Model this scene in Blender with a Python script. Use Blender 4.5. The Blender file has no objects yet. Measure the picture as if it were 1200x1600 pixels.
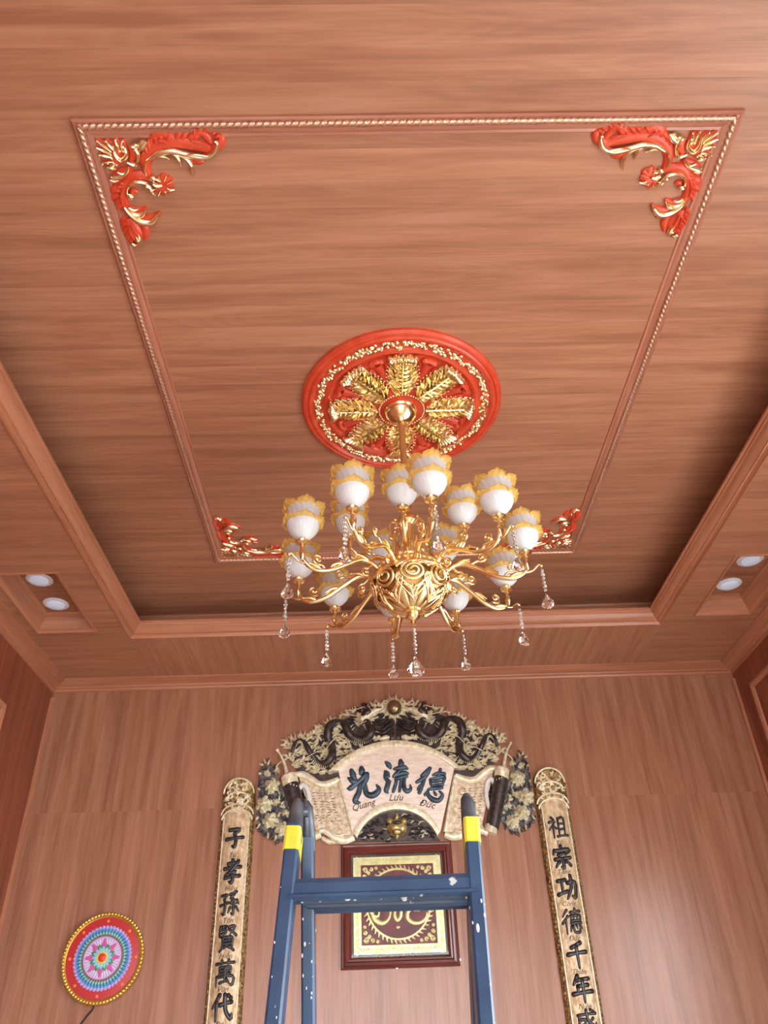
import bpy, bmesh, math, random
from mathutils import Vector, Matrix
random.seed(7)
PI = math.pi
SC = bpy.context.scene
COL = SC.collection

# ------------------------------------------------------------------ camera
F_PX, PITCH, YAW, ROLL = 1213.7, 0.6183, 0.0258, -0.0386
CAM = Vector((-0.155, 0.0, 1.55))
_F = Vector((math.sin(YAW)*math.cos(PITCH), math.cos(YAW)*math.cos(PITCH), math.sin(PITCH)))
_X = Vector((math.cos(YAW), -math.sin(YAW), 0.0))
_U = _X.cross(_F)
CX = _X*math.cos(ROLL) + _U*math.sin(ROLL)
CU = -_X*math.sin(ROLL) + _U*math.cos(ROLL)
cam = bpy.data.cameras.new('camera')
cam.sensor_fit = 'VERTICAL'; cam.sensor_height = 36.0; cam.sensor_width = 27.0
cam.lens = F_PX/1600*36.0; cam.clip_start = 0.02
cam_o = bpy.data.objects.new('camera', cam); COL.objects.link(cam_o)
m = Matrix((CX, CU, -_F)).transposed().to_4x4(); m.translation = CAM
cam_o.matrix_world = m
SC.camera = cam_o

# ------------------------------------------------------------------ light: overcast daylight through the wide front doorway
WORLD_STRENGTH = 12
SC.view_settings.view_transform = 'Standard'; SC.view_settings.look = 'None'
SC.view_settings.gamma = 1.0; SC.view_settings.use_curve_mapping = False
SC.view_settings.exposure = 0.10
w = bpy.data.worlds.new('sky'); SC.world = w; w.use_nodes = True
w.node_tree.nodes['Background'].inputs[0].default_value = (0.88, 0.95, 1.0, 1)
w.node_tree.nodes['Background'].inputs[1].default_value = WORLD_STRENGTH
DOOR = (-1.75, 1.75, 2.95)           # x0, x1, height of the doorway in the front wall
RY0 = -4.2                           # front wall
SIDE = (0.1, 2.6, 2.7)              # y0, y1, height of the side doorway in the right wall
pl = bpy.data.lights.new('doorway_portal', 'AREA'); pl.shape = 'RECTANGLE'
pl.size = DOOR[1]-DOOR[0]; pl.size_y = DOOR[2]; pl.cycles.is_portal = True
po = bpy.data.objects.new('doorway_portal', pl); COL.objects.link(po)
po.location = (0, RY0-0.05, DOOR[2]/2); po.rotation_euler = (PI/2, 0, 0)
p2 = bpy.data.lights.new('side_portal', 'AREA'); p2.shape = 'RECTANGLE'; p2.size = SIDE[1]-SIDE[0]; p2.size_y = SIDE[2]; p2.cycles.is_portal = True
p2o = bpy.data.objects.new('side_portal', p2); COL.objects.link(p2o)
p2o.location = (2.42, (SIDE[0]+SIDE[1])/2, SIDE[2]/2); p2o.rotation_euler = (PI/2, 0, PI/2)
sl = bpy.data.lights.new('sun', 'SUN'); sl.energy = 3.0; sl.angle = 0.02; sl.color = (1.0, 0.95, 0.88)
so = bpy.data.objects.new('sun', sl); COL.objects.link(so)            # high sun outside, falling on the forecourt and the floor just inside the door
so.rotation_euler = Vector((0.25, 1.0, -2.0)).to_track_quat('-Z', 'Y').to_euler()

def ray(u, v):
    return _F + CX*((u-600)/F_PX) - CU*((v-800)/F_PX)
WY = 4.713                           # back wall plane
ZC = 1.55+2.30                       # upper ceiling
ZS = 1.55+2.05                       # soffit
RX = 2.187                           # side walls at +-RX
def on_y(u, v, y):
    d = ray(u, v); return CAM + d*((y-CAM.y)/d.y)
def on_wall(u, v, y=WY):
    p = on_y(u, v, y); return (p.x, p.z)
def on_ceil(u, v, z=ZC):
    d = ray(u, v); p = CAM + d*((z-CAM.z)/d.z); return (p.x, p.y)

# ------------------------------------------------------------------ materials
def mat(name, col, rough=0.5, metal=0.0, spec=0.5, coat=0.0, **kw):
    M = bpy.data.materials.new(name); M.use_nodes = True
    b = M.node_tree.nodes['Principled BSDF']
    b.inputs['Base Color'].default_value = (*col, 1)
    b.inputs['Roughness'].default_value = rough
    b.inputs['Metallic'].default_value = metal
    b.inputs['Specular IOR Level'].default_value = spec
    b.inputs['Coat Weight'].default_value = coat
    for k, v in kw.items(): b.inputs[k.replace('_', ' ')].default_value = v
    return M
def srgb(r, g, b):
    f = lambda c: (c/255/12.92) if c/255 <= 0.04045 else ((c/255+0.055)/1.055)**2.4
    return (f(r), f(g), f(b))
def nd(M, t, **kw):
    n = M.node_tree.nodes.new(t)
    for k, v in kw.items(): setattr(n, k, v)
    return n
def mottled(name, c1, c2, scale, rough=0.4, metal=0.0, bump=0.0, bscale=None, stretch=(1,1,1), kind='noise', lo=0.35, hi=0.65):
    M = mat(name, c1, rough, metal); T = M.node_tree; b = T.nodes['Principled BSDF']
    tc = nd(M, 'ShaderNodeTexCoord'); mp = nd(M, 'ShaderNodeMapping'); mp.inputs['Scale'].default_value = stretch
    T.links.new(tc.outputs['Object'], mp.inputs[0])
    if kind == 'noise':
        n = nd(M, 'ShaderNodeTexNoise'); n.inputs['Scale'].default_value = scale; n.inputs['Detail'].default_value = 4; fo = n.outputs[0]
    else:
        n = nd(M, 'ShaderNodeTexVoronoi'); n.inputs['Scale'].default_value = scale; fo = n.outputs['Distance']
    T.links.new(mp.outputs[0], n.inputs['Vector'])
    r = nd(M, 'ShaderNodeValToRGB'); r.color_ramp.elements[0].position = lo; r.color_ramp.elements[1].position = hi
    r.color_ramp.elements[0].color = (*c1, 1); r.color_ramp.elements[1].color = (*c2, 1)
    T.links.new(fo, r.inputs[0]); T.links.new(r.outputs[0], b.inputs['Base Color'])
    if bump:
        n2 = nd(M, 'ShaderNodeTexNoise'); n2.inputs['Scale'].default_value = bscale or scale; n2.inputs['Detail'].default_value = 3
        T.links.new(mp.outputs[0], n2.inputs['Vector'])
        bp = nd(M, 'ShaderNodeBump'); bp.inputs['Strength'].default_value = bump; bp.inputs['Distance'].default_value = 0.004
        T.links.new(n2.outputs[0], bp.inputs['Height']); T.links.new(bp.outputs[0], b.inputs['Normal'])
    return M
def wood(name, dark, mid, light, rough=0.36, tint=0.10, coat=0.0, figure=0.5):
    """grain runs along the object's local x; every object gets its own offset and tone"""
    M = mat(name, mid, rough, coat=coat); T = M.node_tree; b = T.nodes['Principled BSDF']; L = T.links.new
    tc = nd(M, 'ShaderNodeTexCoord'); oi = nd(M, 'ShaderNodeObjectInfo')
    cm = nd(M, 'ShaderNodeCombineXYZ')
    for k, s in enumerate((37.0, 11.0, 5.0)):
        mu = nd(M, 'ShaderNodeMath', operation='MULTIPLY'); mu.inputs[1].default_value = s
        L(oi.outputs['Random'], mu.inputs[0]); L(mu.outputs[0], cm.inputs[k])
    ad = nd(M, 'ShaderNodeVectorMath', operation='ADD'); L(tc.outputs['Object'], ad.inputs[0]); L(cm.outputs[0], ad.inputs[1])
    def noise(sx, sy, detail, dist):
        mp = nd(M, 'ShaderNodeMapping'); mp.inputs['Scale'].default_value = (sx, sy, sy); L(ad.outputs[0], mp.inputs[0])
        n = nd(M, 'ShaderNodeTexNoise'); n.inputs['Scale'].default_value = 1.0; n.inputs['Detail'].default_value = detail
        n.inputs['Distortion'].default_value = dist; L(mp.outputs[0], n.inputs['Vector']); return n.outputs[0]
    broad = noise(1.3, 22, 5, 0.9*figure); fine = noise(4, 130, 4, 0.3)
    # contour lines of a slow noise make cathedral figure here and there
    slow = noise(1.1, 9, 1, 0.0)
    m9 = nd(M, 'ShaderNodeMath', operation='MULTIPLY'); m9.inputs[1].default_value = 75.0; L(slow, m9.inputs[0])
    sn = nd(M, 'ShaderNodeMath', operation='SINE'); L(m9.outputs[0], sn.inputs[0])
    fg = nd(M, 'ShaderNodeMath', operation='MULTIPLY_ADD'); fg.inputs[1].default_value = 0.07*figure; L(sn.outputs[0], fg.inputs[0]); L(broad, fg.inputs[2])
    mx = nd(M, 'ShaderNodeMath', operation='MULTIPLY_ADD'); mx.inputs[1].default_value = 0.35
    L(fine, mx.inputs[0]); L(fg.outputs[0], mx.inputs[2])
    sb = nd(M, 'ShaderNodeMath', operation='SUBTRACT'); sb.inputs[1].default_value = 0.175; L(mx.outputs[0], sb.inputs[0])
    r = nd(M, 'ShaderNodeValToRGB'); e = r.color_ramp.elements
    e[0].position = 0.30; e[0].color = (*dark, 1); e[1].position = 0.72; e[1].color = (*light, 1)
    k = e.new(0.5); k.color = (*mid, 1)
    L(sb.outputs[0], r.inputs[0])
    hs = nd(M, 'ShaderNodeHueSaturation')
    mr = nd(M, 'ShaderNodeMapRange'); mr.inputs['To Min'].default_value = 1-tint; mr.inputs['To Max'].default_value = 1+tint
    L(oi.outputs['Random'], mr.inputs['Value']); L(mr.outputs[0], hs.inputs['Value']); L(r.outputs[0], hs.inputs['Color'])
    L(hs.outputs[0], b.inputs['Base Color'])
    return M
def glassy(name, col, trans, rough=0.25, spec=0.6, stripes=None):
    """thin pressed glass: part diffuse, part translucent, glossy front"""
    M = bpy.data.materials.new(name); M.use_nodes = True; T = M.node_tree; b = T.nodes['Principled BSDF']
    b.inputs['Base Color'].default_value = (*col, 1); b.inputs['Roughness'].default_value = rough
    b.inputs['Specular IOR Level'].default_value = spec
    t = nd(M, 'ShaderNodeBsdfTranslucent'); t.inputs[0].default_value = (*col, 1)
    mx = nd(M, 'ShaderNodeMixShader'); mx.inputs[0].default_value = trans
    out = T.nodes['Material Output']
    T.links.new(b.outputs[0], mx.inputs[1]); T.links.new(t.outputs[0], mx.inputs[2])
    last = mx
    if stripes:
        tr = nd(M, 'ShaderNodeBsdfTransparent'); m2 = nd(M, 'ShaderNodeMixShader'); m2.inputs[0].default_value = stripes
        T.links.new(mx.outputs[0], m2.inputs[1]); T.links.new(tr.outputs[0], m2.inputs[2]); last = m2
    T.links.new(last.outputs[0], out.inputs[0])
    return M

W_CEIL = wood('wood_ceiling', srgb(157,105,80), srgb(174,120,93), srgb(187,134,106), tint=0.05)
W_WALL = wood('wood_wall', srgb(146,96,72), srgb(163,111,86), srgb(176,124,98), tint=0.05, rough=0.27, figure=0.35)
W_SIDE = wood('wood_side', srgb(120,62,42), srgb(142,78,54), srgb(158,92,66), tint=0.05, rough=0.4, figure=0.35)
W_TRIM = wood('wood_trim', srgb(168,108,80), srgb(182,121,92), srgb(193,134,104), tint=0.04, rough=0.28)
W_ROPE = wood('wood_rope', srgb(160,100,80), srgb(176,114,92), srgb(192,132,108), tint=0.02, rough=0.26, coat=0.3)
ROPE = mat('bronzed_rope', srgb(232,186,160), 0.28, 0.6)
W_FRAME = wood('wood_picture_frame', srgb(84,34,28), srgb(114,50,42), srgb(136,66,56), rough=0.28, coat=0.3)
PLASTER = mat('painted_plaster', srgb(225,220,210), 0.7)
FLOOR = mottled('polished_tile', srgb(214,205,190), srgb(228,221,208), 3, rough=0.3)
CONCRETE = mottled('pale_concrete', srgb(176,174,168), srgb(196,194,190), 2, rough=0.8)
RED = mottled('red_lacquer', srgb(206,66,38), srgb(220,84,54), 18, rough=0.34, bump=0.25, bscale=60)
GOLD = mat('bright_gold', (1.0, 0.76, 0.40), 0.2, 1.0)
GOLDP = mottled('gold_leaf', (1.0, 0.90, 0.64), (0.95, 0.76, 0.44), 60, rough=0.23, metal=1.0)
GOLDROD = mat('brushed_gold_rod', srgb(206,150,98), 0.38, 0.6)
GOLDDK = mat('dark_gold', (0.55, 0.33, 0.12), 0.35, 1.0)  # darker gold for the inner shell of the chandelier bowl
ANTIQ = mottled('antique_pale_gold', srgb(252,246,224), srgb(220,204,162), 45, rough=0.34, metal=0.2, bump=0.3, bscale=90)
ANTIQ_DK = mottled('antique_dark_gold', srgb(190,158,104), srgb(96,70,44), 70, rough=0.42, metal=0.5, bump=0.8, bscale=110, lo=0.4, hi=0.62)
PANEL = mottled('stippled_cream', srgb(252,238,226), srgb(236,214,196), 55, rough=0.45, metal=0.15, bump=0.5, bscale=120, stretch=(0.35,1,1))
SCROLLP = mottled('scroll_cream', srgb(242,226,200), srgb(192,164,130), 42, rough=0.45, metal=0.2, bump=0.9, bscale=100)
BRONZE = mottled('dark_bronze', srgb(58,50,52), srgb(92,82,80), 40, rough=0.36, metal=0.55)
LEAFDK = mottled('greyish_dark_leaf', srgb(78,74,80), srgb(138,132,130), 30, rough=0.4, metal=0.4)
INK = mottled('slate_ink', srgb(44,58,72), srgb(86,106,124), 22, rough=0.32, metal=0.3)
INKDK = mat('black_ink', srgb(40,36,40), 0.3)
INKBR = mat('brown_ink', srgb(96,74,58), 0.5)
CREAMF = mottled('cream_flower', srgb(246,240,212), srgb(214,200,156), 40, rough=0.36, metal=0.15)
PEARL = mat('bronze_pearl', srgb(150,130,100), 0.22, 0.8)
LADDER = mottled('blue_painted_steel', srgb(40,64,96), srgb(56,84,116), 9, rough=0.34)
def splash(M, scale, lo):
    T = M.node_tree; b = T.nodes['Principled BSDF']; src = b.inputs['Base Color'].links[0].from_socket
    tc = nd(M, 'ShaderNodeTexCoord'); n = nd(M, 'ShaderNodeTexNoise'); n.inputs['Scale'].default_value = scale; n.inputs['Detail'].default_value = 5
    T.links.new(tc.outputs['Object'], n.inputs['Vector'])
    r = nd(M, 'ShaderNodeValToRGB'); r.color_ramp.elements[0].position = lo; r.color_ramp.elements[1].position = lo+0.03
    T.links.new(n.outputs[0], r.inputs[0]); mx = nd(M, 'ShaderNodeMixRGB'); mx.inputs[2].default_value = (*srgb(196,200,204), 1)
    T.links.new(r.outputs[0], mx.inputs[0]); T.links.new(src, mx.inputs[1]); T.links.new(mx.outputs[0], b.inputs['Base Color'])
splash(LADDER, 34, 0.70)
LADDERDK = mottled('grey_hinge_steel', srgb(70,76,86), srgb(112,116,122), 30, rough=0.4, metal=0.4)
YELLOW = mottled('yellow_sticker', srgb(240,224,84), srgb(222,206,62), 25, rough=0.4)
PAINTW = mat('white_paint_spot', srgb(232,230,226), 0.6)
RUBBER = mat('black_rubber', (0.02, 0.02, 0.02), 0.7)
WHITEP = mat('white_plastic', srgb(232,236,246), 0.35)
DIFFUSER = mat('milky_diffuser', srgb(205,216,244), 0.3, Emission_Color=(0.75, 0.85, 1.0, 1), Emission_Strength=0.22)
SHADEW = glassy('milk_glass', (0.93, 0.94, 0.97), 0.45, rough=0.22)
SHADEC = glassy('frosted_clear_glass', (0.86, 0.86, 0.88), 0.5, rough=0.2, stripes=0.22)
AMBER = glassy('amber_glass', (0.98, 0.74, 0.24), 0.55, rough=0.12, stripes=0.34)
CRYSTAL = mat('clear_crystal', (1, 1, 1), 0.0, IOR=1.6, Transmission_Weight=1.0)
GLASS = mat('picture_glass', (1, 1, 1), 0.02, IOR=1.25, Transmission_Weight=1.0)
MAROON = mottled('maroon_field', srgb(122,34,36), srgb(98,30,34), 14, rough=0.35)
MATDK = mottled('dark_green_mat', srgb(86,62,50), srgb(66,70,56), 12, rough=0.35)
GOLDPRINT = mottled('foil_gold', srgb(252,246,190), srgb(226,216,136), 30, rough=0.3, metal=0.3)
FLAME = []
# ------------------------------------------------------------------ mesh helpers
def catmull(P, n=5):
    """smooth resampling of a list of equal-length tuples"""
    if len(P) < 3: 
        out = []
        for k in range(n+1):
            t = k/n; out.append(tuple(a+(b-a)*t for a, b in zip(P[0], P[1])))
        return out
    Q = [tuple(2*a-b for a, b in zip(P[0], P[1]))] + list(P) + [tuple(2*a-b for a, b in zip(P[-1], P[-2]))]
    out = []
    for i in range(1, len(Q)-2):
        for k in range(n):
            t = k/n
            out.append(tuple(0.5*((2*b)+(c-a)*t+(2*a-5*b+4*c-d)*t*t+(-a+3*b-3*c+d)*t**3)
                             for a, b, c, d in zip(Q[i-1], Q[i], Q[i+1], Q[i+2])))
    out.append(tuple(P[-1])); return out
class MB:
    def __init__(s): s.v = []; s.f = []
    def add(s, V, Fc):
        o = len(s.v); s.v += [tuple(p) for p in V]; s.f += [tuple(i+o for i in f) for f in Fc]; return s
    def box(s, x0, x1, y0, y1, z0, z1):
        V = [(x, y, z) for z in (z0, z1) for y in (y0, y1) for x in (x0, x1)]
        return s.add(V, [(0,2,3,1),(4,5,7,6),(0,1,5,4),(2,6,7,3),(0,4,6,2),(1,3,7,5)])
    def loft(s, rings, closed=True, cap=True):
        n = len(rings[0]); V = [p for r in rings for p in r]; Fc = []
        for i in range(len(rings)-1):
            for j in range(n if closed else n-1):
                a = i*n+j; b = i*n+(j+1) % n; Fc.append((a, b, b+n, a+n))
        if cap: Fc.append(tuple(range(n))[::-1]); Fc.append(tuple((len(rings)-1)*n+j for j in range(n)))
        return s.add(V, Fc)
    def tube(s, P, R, n=8, sx=1.0, twist=0.0, lobes=None):
        P = [Vector(p) for p in P]
        if not hasattr(R, '__len__'): R = [R]*len(P)
        up = None; rings = []
        for i, p in enumerate(P):
            t = (P[min(i+1, len(P)-1)]-P[max(i-1, 0)]).normalized()
            if up is None:
                up = Vector((0, 0, 1)) if abs(t.z) < 0.9 else Vector((1, 0, 0))
            a = t.cross(up); 
            if a.length < 1e-6: a = t.orthogonal()
            a.normalize(); b = a.cross(t).normalized(); up = b
            rg = []
            for j in range(n):
                th = 2*PI*j/n + twist*i
                k = 1.0 if not lobes else 1+lobes*math.cos(2*(2*PI*j/n))
                rg.append(p + a*math.cos(th)*R[i]*k*sx + b*math.sin(th)*R[i]*k)
            rings.append(rg)
        return s.loft(rings)
    def lathe(s, prof, n=24, c=(0,0,0), cap=True):
        rings = [[(c[0]+r*math.cos(2*PI*j/n), c[1]+r*math.sin(2*PI*j/n), c[2]+z) for j in range(n)] for r, z in prof]
        return s.loft(rings, True, cap)
    def sphere(s, c, r, n=10, m=7, sc=(1,1,1)):
        prof = [(max(1e-4, math.sin(PI*i/m)), -math.cos(PI*i/m)) for i in range(m+1)]
        rings = [[(c[0]+r*sc[0]*q*math.cos(2*PI*j/n), c[1]+r*sc[1]*q*math.sin(2*PI*j/n), c[2]+r*sc[2]*z) for j in range(n)] for q, z in prof]
        return s.loft(rings)
    def blade(s, P, W, h, w0=0.0, sm=4, flat=0.7, tipz=0.35, lift=0.0):
        """relief leaf in (u, v, w): centre line P, half widths W, height h over a flat back at w0"""
        if not hasattr(W, '__len__'): W = [W]*len(P)
        Q = catmull([(p[0], p[1], wd) for p, wd in zip(P, W)], sm)
        wm = max(abs(q[2]) for q in Q) or 1e-6; rings = []
        for i, q in enumerate(Q):
            a = Q[max(i-1, 0)]; b = Q[min(i+1, len(Q)-1)]
            dx, dy = b[0]-a[0], b[1]-a[1]; L = math.hypot(dx, dy) or 1e-9
            nx, ny = -dy/L, dx/L; wd = max(q[2], 1e-5)
            hh = h*(tipz+(1-tipz)*min(1, wd/wm)); lf = lift*math.sin(PI*i/(len(Q)-1))
            rg = []
            for t, k in ((-1, 0), (-0.85, flat*0.75), (-0.45, flat+0.12), (0, 1), (0.45, flat+0.12), (0.85, flat*0.75), (1, 0)):
                rg.append((q[0]+nx*wd*t, q[1]+ny*wd*t, w0+hh*k+lf))
            rings.append(rg)
        return s.loft(rings)
    def prism(s, poly, w0, w1, bev=0.0):
        n = len(poly); cx = sum(p[0] for p in poly)/n; cy = sum(p[1] for p in poly)/n
        rings = [[(x, y, w0) for x, y in poly], [(x, y, w1-bev) for x, y in poly]]
        if bev:
            def ins(x, y):
                d = math.hypot(x-cx, y-cy) or 1; return (x-(x-cx)/d*bev, y-(y-cy)/d*bev, w1)
            rings.append([ins(x, y) for x, y in poly])
        return s.loft(rings)
    def map(s, fn): s.v = [tuple(fn(*p)) for p in s.v]; return s
    def mirror(s):
        return s.map(lambda x, y, z: (-x, y, z))
    def mesh(s, name, smooth=True, angle=None):
        me = bpy.data.meshes.new(name); me.from_pydata(s.v, [], s.f)
        bm = bmesh.new(); bm.from_mesh(me); bmesh.ops.recalc_face_normals(bm, faces=bm.faces)
        if smooth:
            lim = math.radians(angle or 40)
            for f in bm.faces: f.smooth = True
            for e in bm.edges:
                if len(e.link_faces) == 2 and e.calc_face_angle(0) > lim: e.smooth = False
        bm.to_mesh(me); bm.free(); return me
    def build(s, name, M, parent=None, smooth=True, angle=None, kind=None):
        """vertices are in world space; stored relative to the parent's world position"""
        o = Vector((0, 0, 0)); q = parent
        while q is not None: o += q.location; q = q.parent
        if parent is None and s.v:
            lo = [min(p[k] for p in s.v) for k in range(3)]; hi = [max(p[k] for p in s.v) for k in range(3)]
            o = Vector(((lo[0]+hi[0])/2, (lo[1]+hi[1])/2, (lo[2]+hi[2])/2))
        s.v = [(p[0]-o.x, p[1]-o.y, p[2]-o.z) for p in s.v]
        ob = link(name, s.mesh(name, smooth, angle), M, parent)
        if parent is None: ob.location = o
        if kind: ob['kind'] = kind
        return ob
def link(name, me, M=None, parent=None, loc=(0,0,0), rot=(0,0,0)):
    ob = bpy.data.objects.new(name, me); COL.objects.link(ob); ob.location = loc; ob.rotation_euler = rot
    if M is not None and me is not None and not me.materials: me.materials.append(M)
    if parent is not None: ob.parent = parent
    return ob
def thing(name, label, cat, loc, group=None):
    o = bpy.data.objects.new(name, None); COL.objects.link(o); o.location = loc; o.empty_display_size = 0.05
    return tag(o, label, cat, group)
def tag(o, label, cat, group=None):
    o['label'] = label; o['category'] = cat
    if group: o['group'] = group
    return o
def struct(o): o['kind'] = 'structure'; return o
def copy_tree(o, parent=None, loc=None, rot=None):
    c = o.copy(); COL.objects.link(c)
    if parent is not None: c.parent = parent
    if loc is not None: c.location = loc
    if rot is not None: c.rotation_euler = rot
    for ch in list(o.children): copy_tree(ch, c)
    return c
_text = {}
def text_geo(body, size, shear=0.0, offset=0.0, extrude=0.002, bevel=0.0):
    cu = bpy.data.curves.new('txt', 'FONT'); cu.body = body; cu.size = size; cu.shear = shear
    cu.offset = offset*size; cu.extrude = extrude; cu.bevel_depth = bevel; cu.resolution_u = 3; cu.bevel_resolution = 1
    o = bpy.data.objects.new('txt', cu); COL.objects.link(o)
    bpy.context.view_layer.update()
    me = bpy.data.meshes.new_from_object(o.evaluated_get(bpy.context.evaluated_depsgraph_get()))
    V = [tuple(v.co) for v in me.vertices]; Fc = [tuple(p.vertices) for p in me.polygons]
    bpy.data.objects.remove(o); bpy.data.curves.remove(cu); bpy.data.meshes.remove(me)
    if V:
        xs = [p[0] for p in V]; ys = [p[1] for p in V]; cx = (min(xs)+max(xs))/2; cy = (min(ys)+max(ys))/2
        V = [(x-cx, y-cy, z+extrude) for x, y, z in V]
    return V, Fc
# planks: local x = grain, y = width, z = depth (front face at -z/0)
_pm = {}
def plank_mesh(length, width, M, thick=0.012):
    k = (round(length, 4), round(width, 4), M.name)
    if k in _pm: return _pm[k]
    c = 0.0004; a = width/2; h = length/2
    sec = [(-a, thick), (-a, c), (-a+c, 0), (a-c, 0), (a, c), (a, thick)]
    me = MB().loft([[(-h, y, z) for y, z in sec], [(h, y, z) for y, z in sec]]).mesh('plank', False)
    me.materials.append(M); _pm[k] = me; return me
def plank(parent, me, loc, rot):
    pw = Vector((0, 0, 0)); q = parent
    while q is not None: pw += q.location; q = q.parent
    return link('plank', me, None, parent, Vector(loc)-pw, rot)
# front face looking down: local z up.  front face looking to -y on the back wall, grain vertical:
def rot_of(gx, gy, gz): return Matrix((gx, gy, gz)).transposed().to_euler()
ROT_DOWN_X = (0, 0, 0)                                   # grain along x, face down
ROT_DOWN_Y = (0, 0, PI/2)                                # grain along y, face down
ROT_BACK = rot_of((0,0,1), (1,0,0), (0,1,0))             # grain vertical, face toward -y
ROT_LEFT = rot_of((0,0,1), (0,1,0), (-1,0,0))            # left wall, face toward +x
ROT_RIGHT = rot_of((0,0,1), (0,-1,0), (1,0,0))

# ------------------------------------------------------------------ room shell
struct(MB().box(-RX-0.2, RX+0.2, RY0-0.15, WY+0.2, -0.15, 0).build('floor', FLOOR, smooth=False))
struct(MB().box(-14, 14, -26, 14, -0.30, -0.152).build('ground', CONCRETE, smooth=False))
ceiling = struct(MB().box(-RX-0.2, RX+0.2, RY0-0.15, WY+0.2, ZC+0.012, ZC+0.15).build('ceiling', PLASTER, smooth=False))
PW = 0.1
n = 41; me = plank_mesh(3.50, PW, W_CEIL)
for i in range(n):
    plank(ceiling, me, (0, 4.30-PW/2-i*PW, ZC), ROT_DOWN_X)

wall_back = struct(MB().box(-RX-0.2, RX+0.2, WY+0.012, WY+0.2, 0, ZC+0.012).build('wall_back', PLASTER, smooth=False))
nb = 44; bw = 2*RX/nb; zj = 1.55+1.254
m1 = plank_mesh(zj, bw, W_WALL); m2 = plank_mesh(ZS-zj, bw, W_WALL)
for i in range(nb):
    x = -RX+bw*(i+0.5)
    plank(wall_back, m1, (x, WY, zj/2), ROT_BACK); plank(wall_back, m2, (x, WY, (zj+ZS)/2), ROT_BACK)
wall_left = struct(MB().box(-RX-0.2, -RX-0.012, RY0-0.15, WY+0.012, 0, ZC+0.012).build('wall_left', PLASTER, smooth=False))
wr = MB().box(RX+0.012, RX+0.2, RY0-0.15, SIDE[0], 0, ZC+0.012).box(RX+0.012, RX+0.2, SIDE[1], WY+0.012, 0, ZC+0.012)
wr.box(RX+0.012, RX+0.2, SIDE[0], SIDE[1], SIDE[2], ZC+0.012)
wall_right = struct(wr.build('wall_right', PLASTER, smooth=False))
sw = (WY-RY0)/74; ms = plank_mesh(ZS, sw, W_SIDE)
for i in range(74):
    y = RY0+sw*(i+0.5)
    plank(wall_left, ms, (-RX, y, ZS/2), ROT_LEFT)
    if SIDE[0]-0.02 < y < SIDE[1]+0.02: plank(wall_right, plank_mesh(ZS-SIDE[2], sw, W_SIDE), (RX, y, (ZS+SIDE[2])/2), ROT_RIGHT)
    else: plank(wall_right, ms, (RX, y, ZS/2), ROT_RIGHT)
fw = MB()
fw.box(-RX-0.012, DOOR[0], RY0-0.15, RY0, 0, ZC+0.012).box(DOOR[1], RX+0.012, RY0-0.15, RY0, 0, ZC+0.012)
fw.box(DOOR[0], DOOR[1], RY0-0.15, RY0, DOOR[2], ZC+0.012)
struct(fw.build('wall_front', W_SIDE, smooth=False))

# soffit round the raised ceiling
LX, LY0, LY1 = 1.475, 0.45, 4.01        # inner edge of the cornice lip
CVX, CVY0, CVY1 = 1.735, 0.28, 4.285    # cove walls behind the lip
OX, OY0, OY1 = LX+0.072, LY0-0.072, LY1+0.072
REC = (1.712, 2.03, 3.335, 3.972)       # recess for the downlights: |x| inner, |x| outer, y near, y far
sof = MB()
T0, T1 = ZS+0.012, ZS+0.05
for sx in (-1, 1):
    def bx(xa, xb, y0, y1, z0, z1): sof.box(min(sx*xa, sx*xb), max(sx*xa, sx*xb), y0, y1, z0, z1)
    bx(OX-0.03, REC[0], RY0, WY+0.012, T0, T1); bx(REC[1], RX+0.012, RY0, WY+0.012, T0, T1)
    bx(REC[0], REC[1], RY0, REC[2], T0, T1); bx(REC[0], REC[1], REC[3], WY+0.012, T0, T1)
    bx(CVX, CVX+0.03, CVY0-0.03, CVY1+0.03, T1, ZC)
sof.box(-OX+0.03, OX-0.03, OY1-0.03, WY+0.012, T0, T1); sof.box(-OX+0.03, OX-0.03, RY0, OY0+0.03, T0, T1)
sof.box(-CVX, CVX, CVY1, CVY1+0.03, T1, ZC); sof.box(-CVX, CVX, CVY0-0.03, CVY0, T1, ZC)
soffit = struct(sof.build('ceiling_soffit', W_TRIM, smooth=False))
# side soffit planks run across (grain along x); rear ones run toward the camera (grain along y)
ns = 74; pw = (WY-RY0)/ns
full = plank_mesh(RX-OX, pw, W_CEIL); pin = plank_mesh(REC[0]-OX, pw, W_CEIL); pout = plank_mesh(RX-REC[1], pw, W_CEIL)
for i in range(ns):
    y0 = RY0+i*pw; y1 = y0+pw; yc = (y0+y1)/2
    for s in (-1, 1):
        if y1 <= REC[2]+1e-6 or y0 >= REC[3]-1e-6:
            plank(soffit, full, (s*(RX+OX)/2, yc, ZS), ROT_DOWN_X)
        else:
            plank(soffit, pin, (s*(REC[0]+OX)/2, yc, ZS), ROT_DOWN_X)
            plank(soffit, pout, (s*(RX+REC[1])/2, yc, ZS), ROT_DOWN_X)
            for (ya, yb) in ((y0, REC[2]), (REC[3], y1)):
                if y0 < ya < y1 or y0 < yb < y1:
                    if yb-ya > 0.002 and yb-ya < pw:
                        plank(soffit, plank_mesh(REC[1]-REC[0], yb-ya, W_CEIL), (s*(REC[0]+REC[1])/2, (ya+yb)/2, ZS), ROT_DOWN_X)
nr = 31; rw = 2*OX/nr; mr_ = plank_mesh(WY-OY1, rw, W_CEIL); mf_ = plank_mesh(OY0-RY0, rw, W_CEIL)
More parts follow.
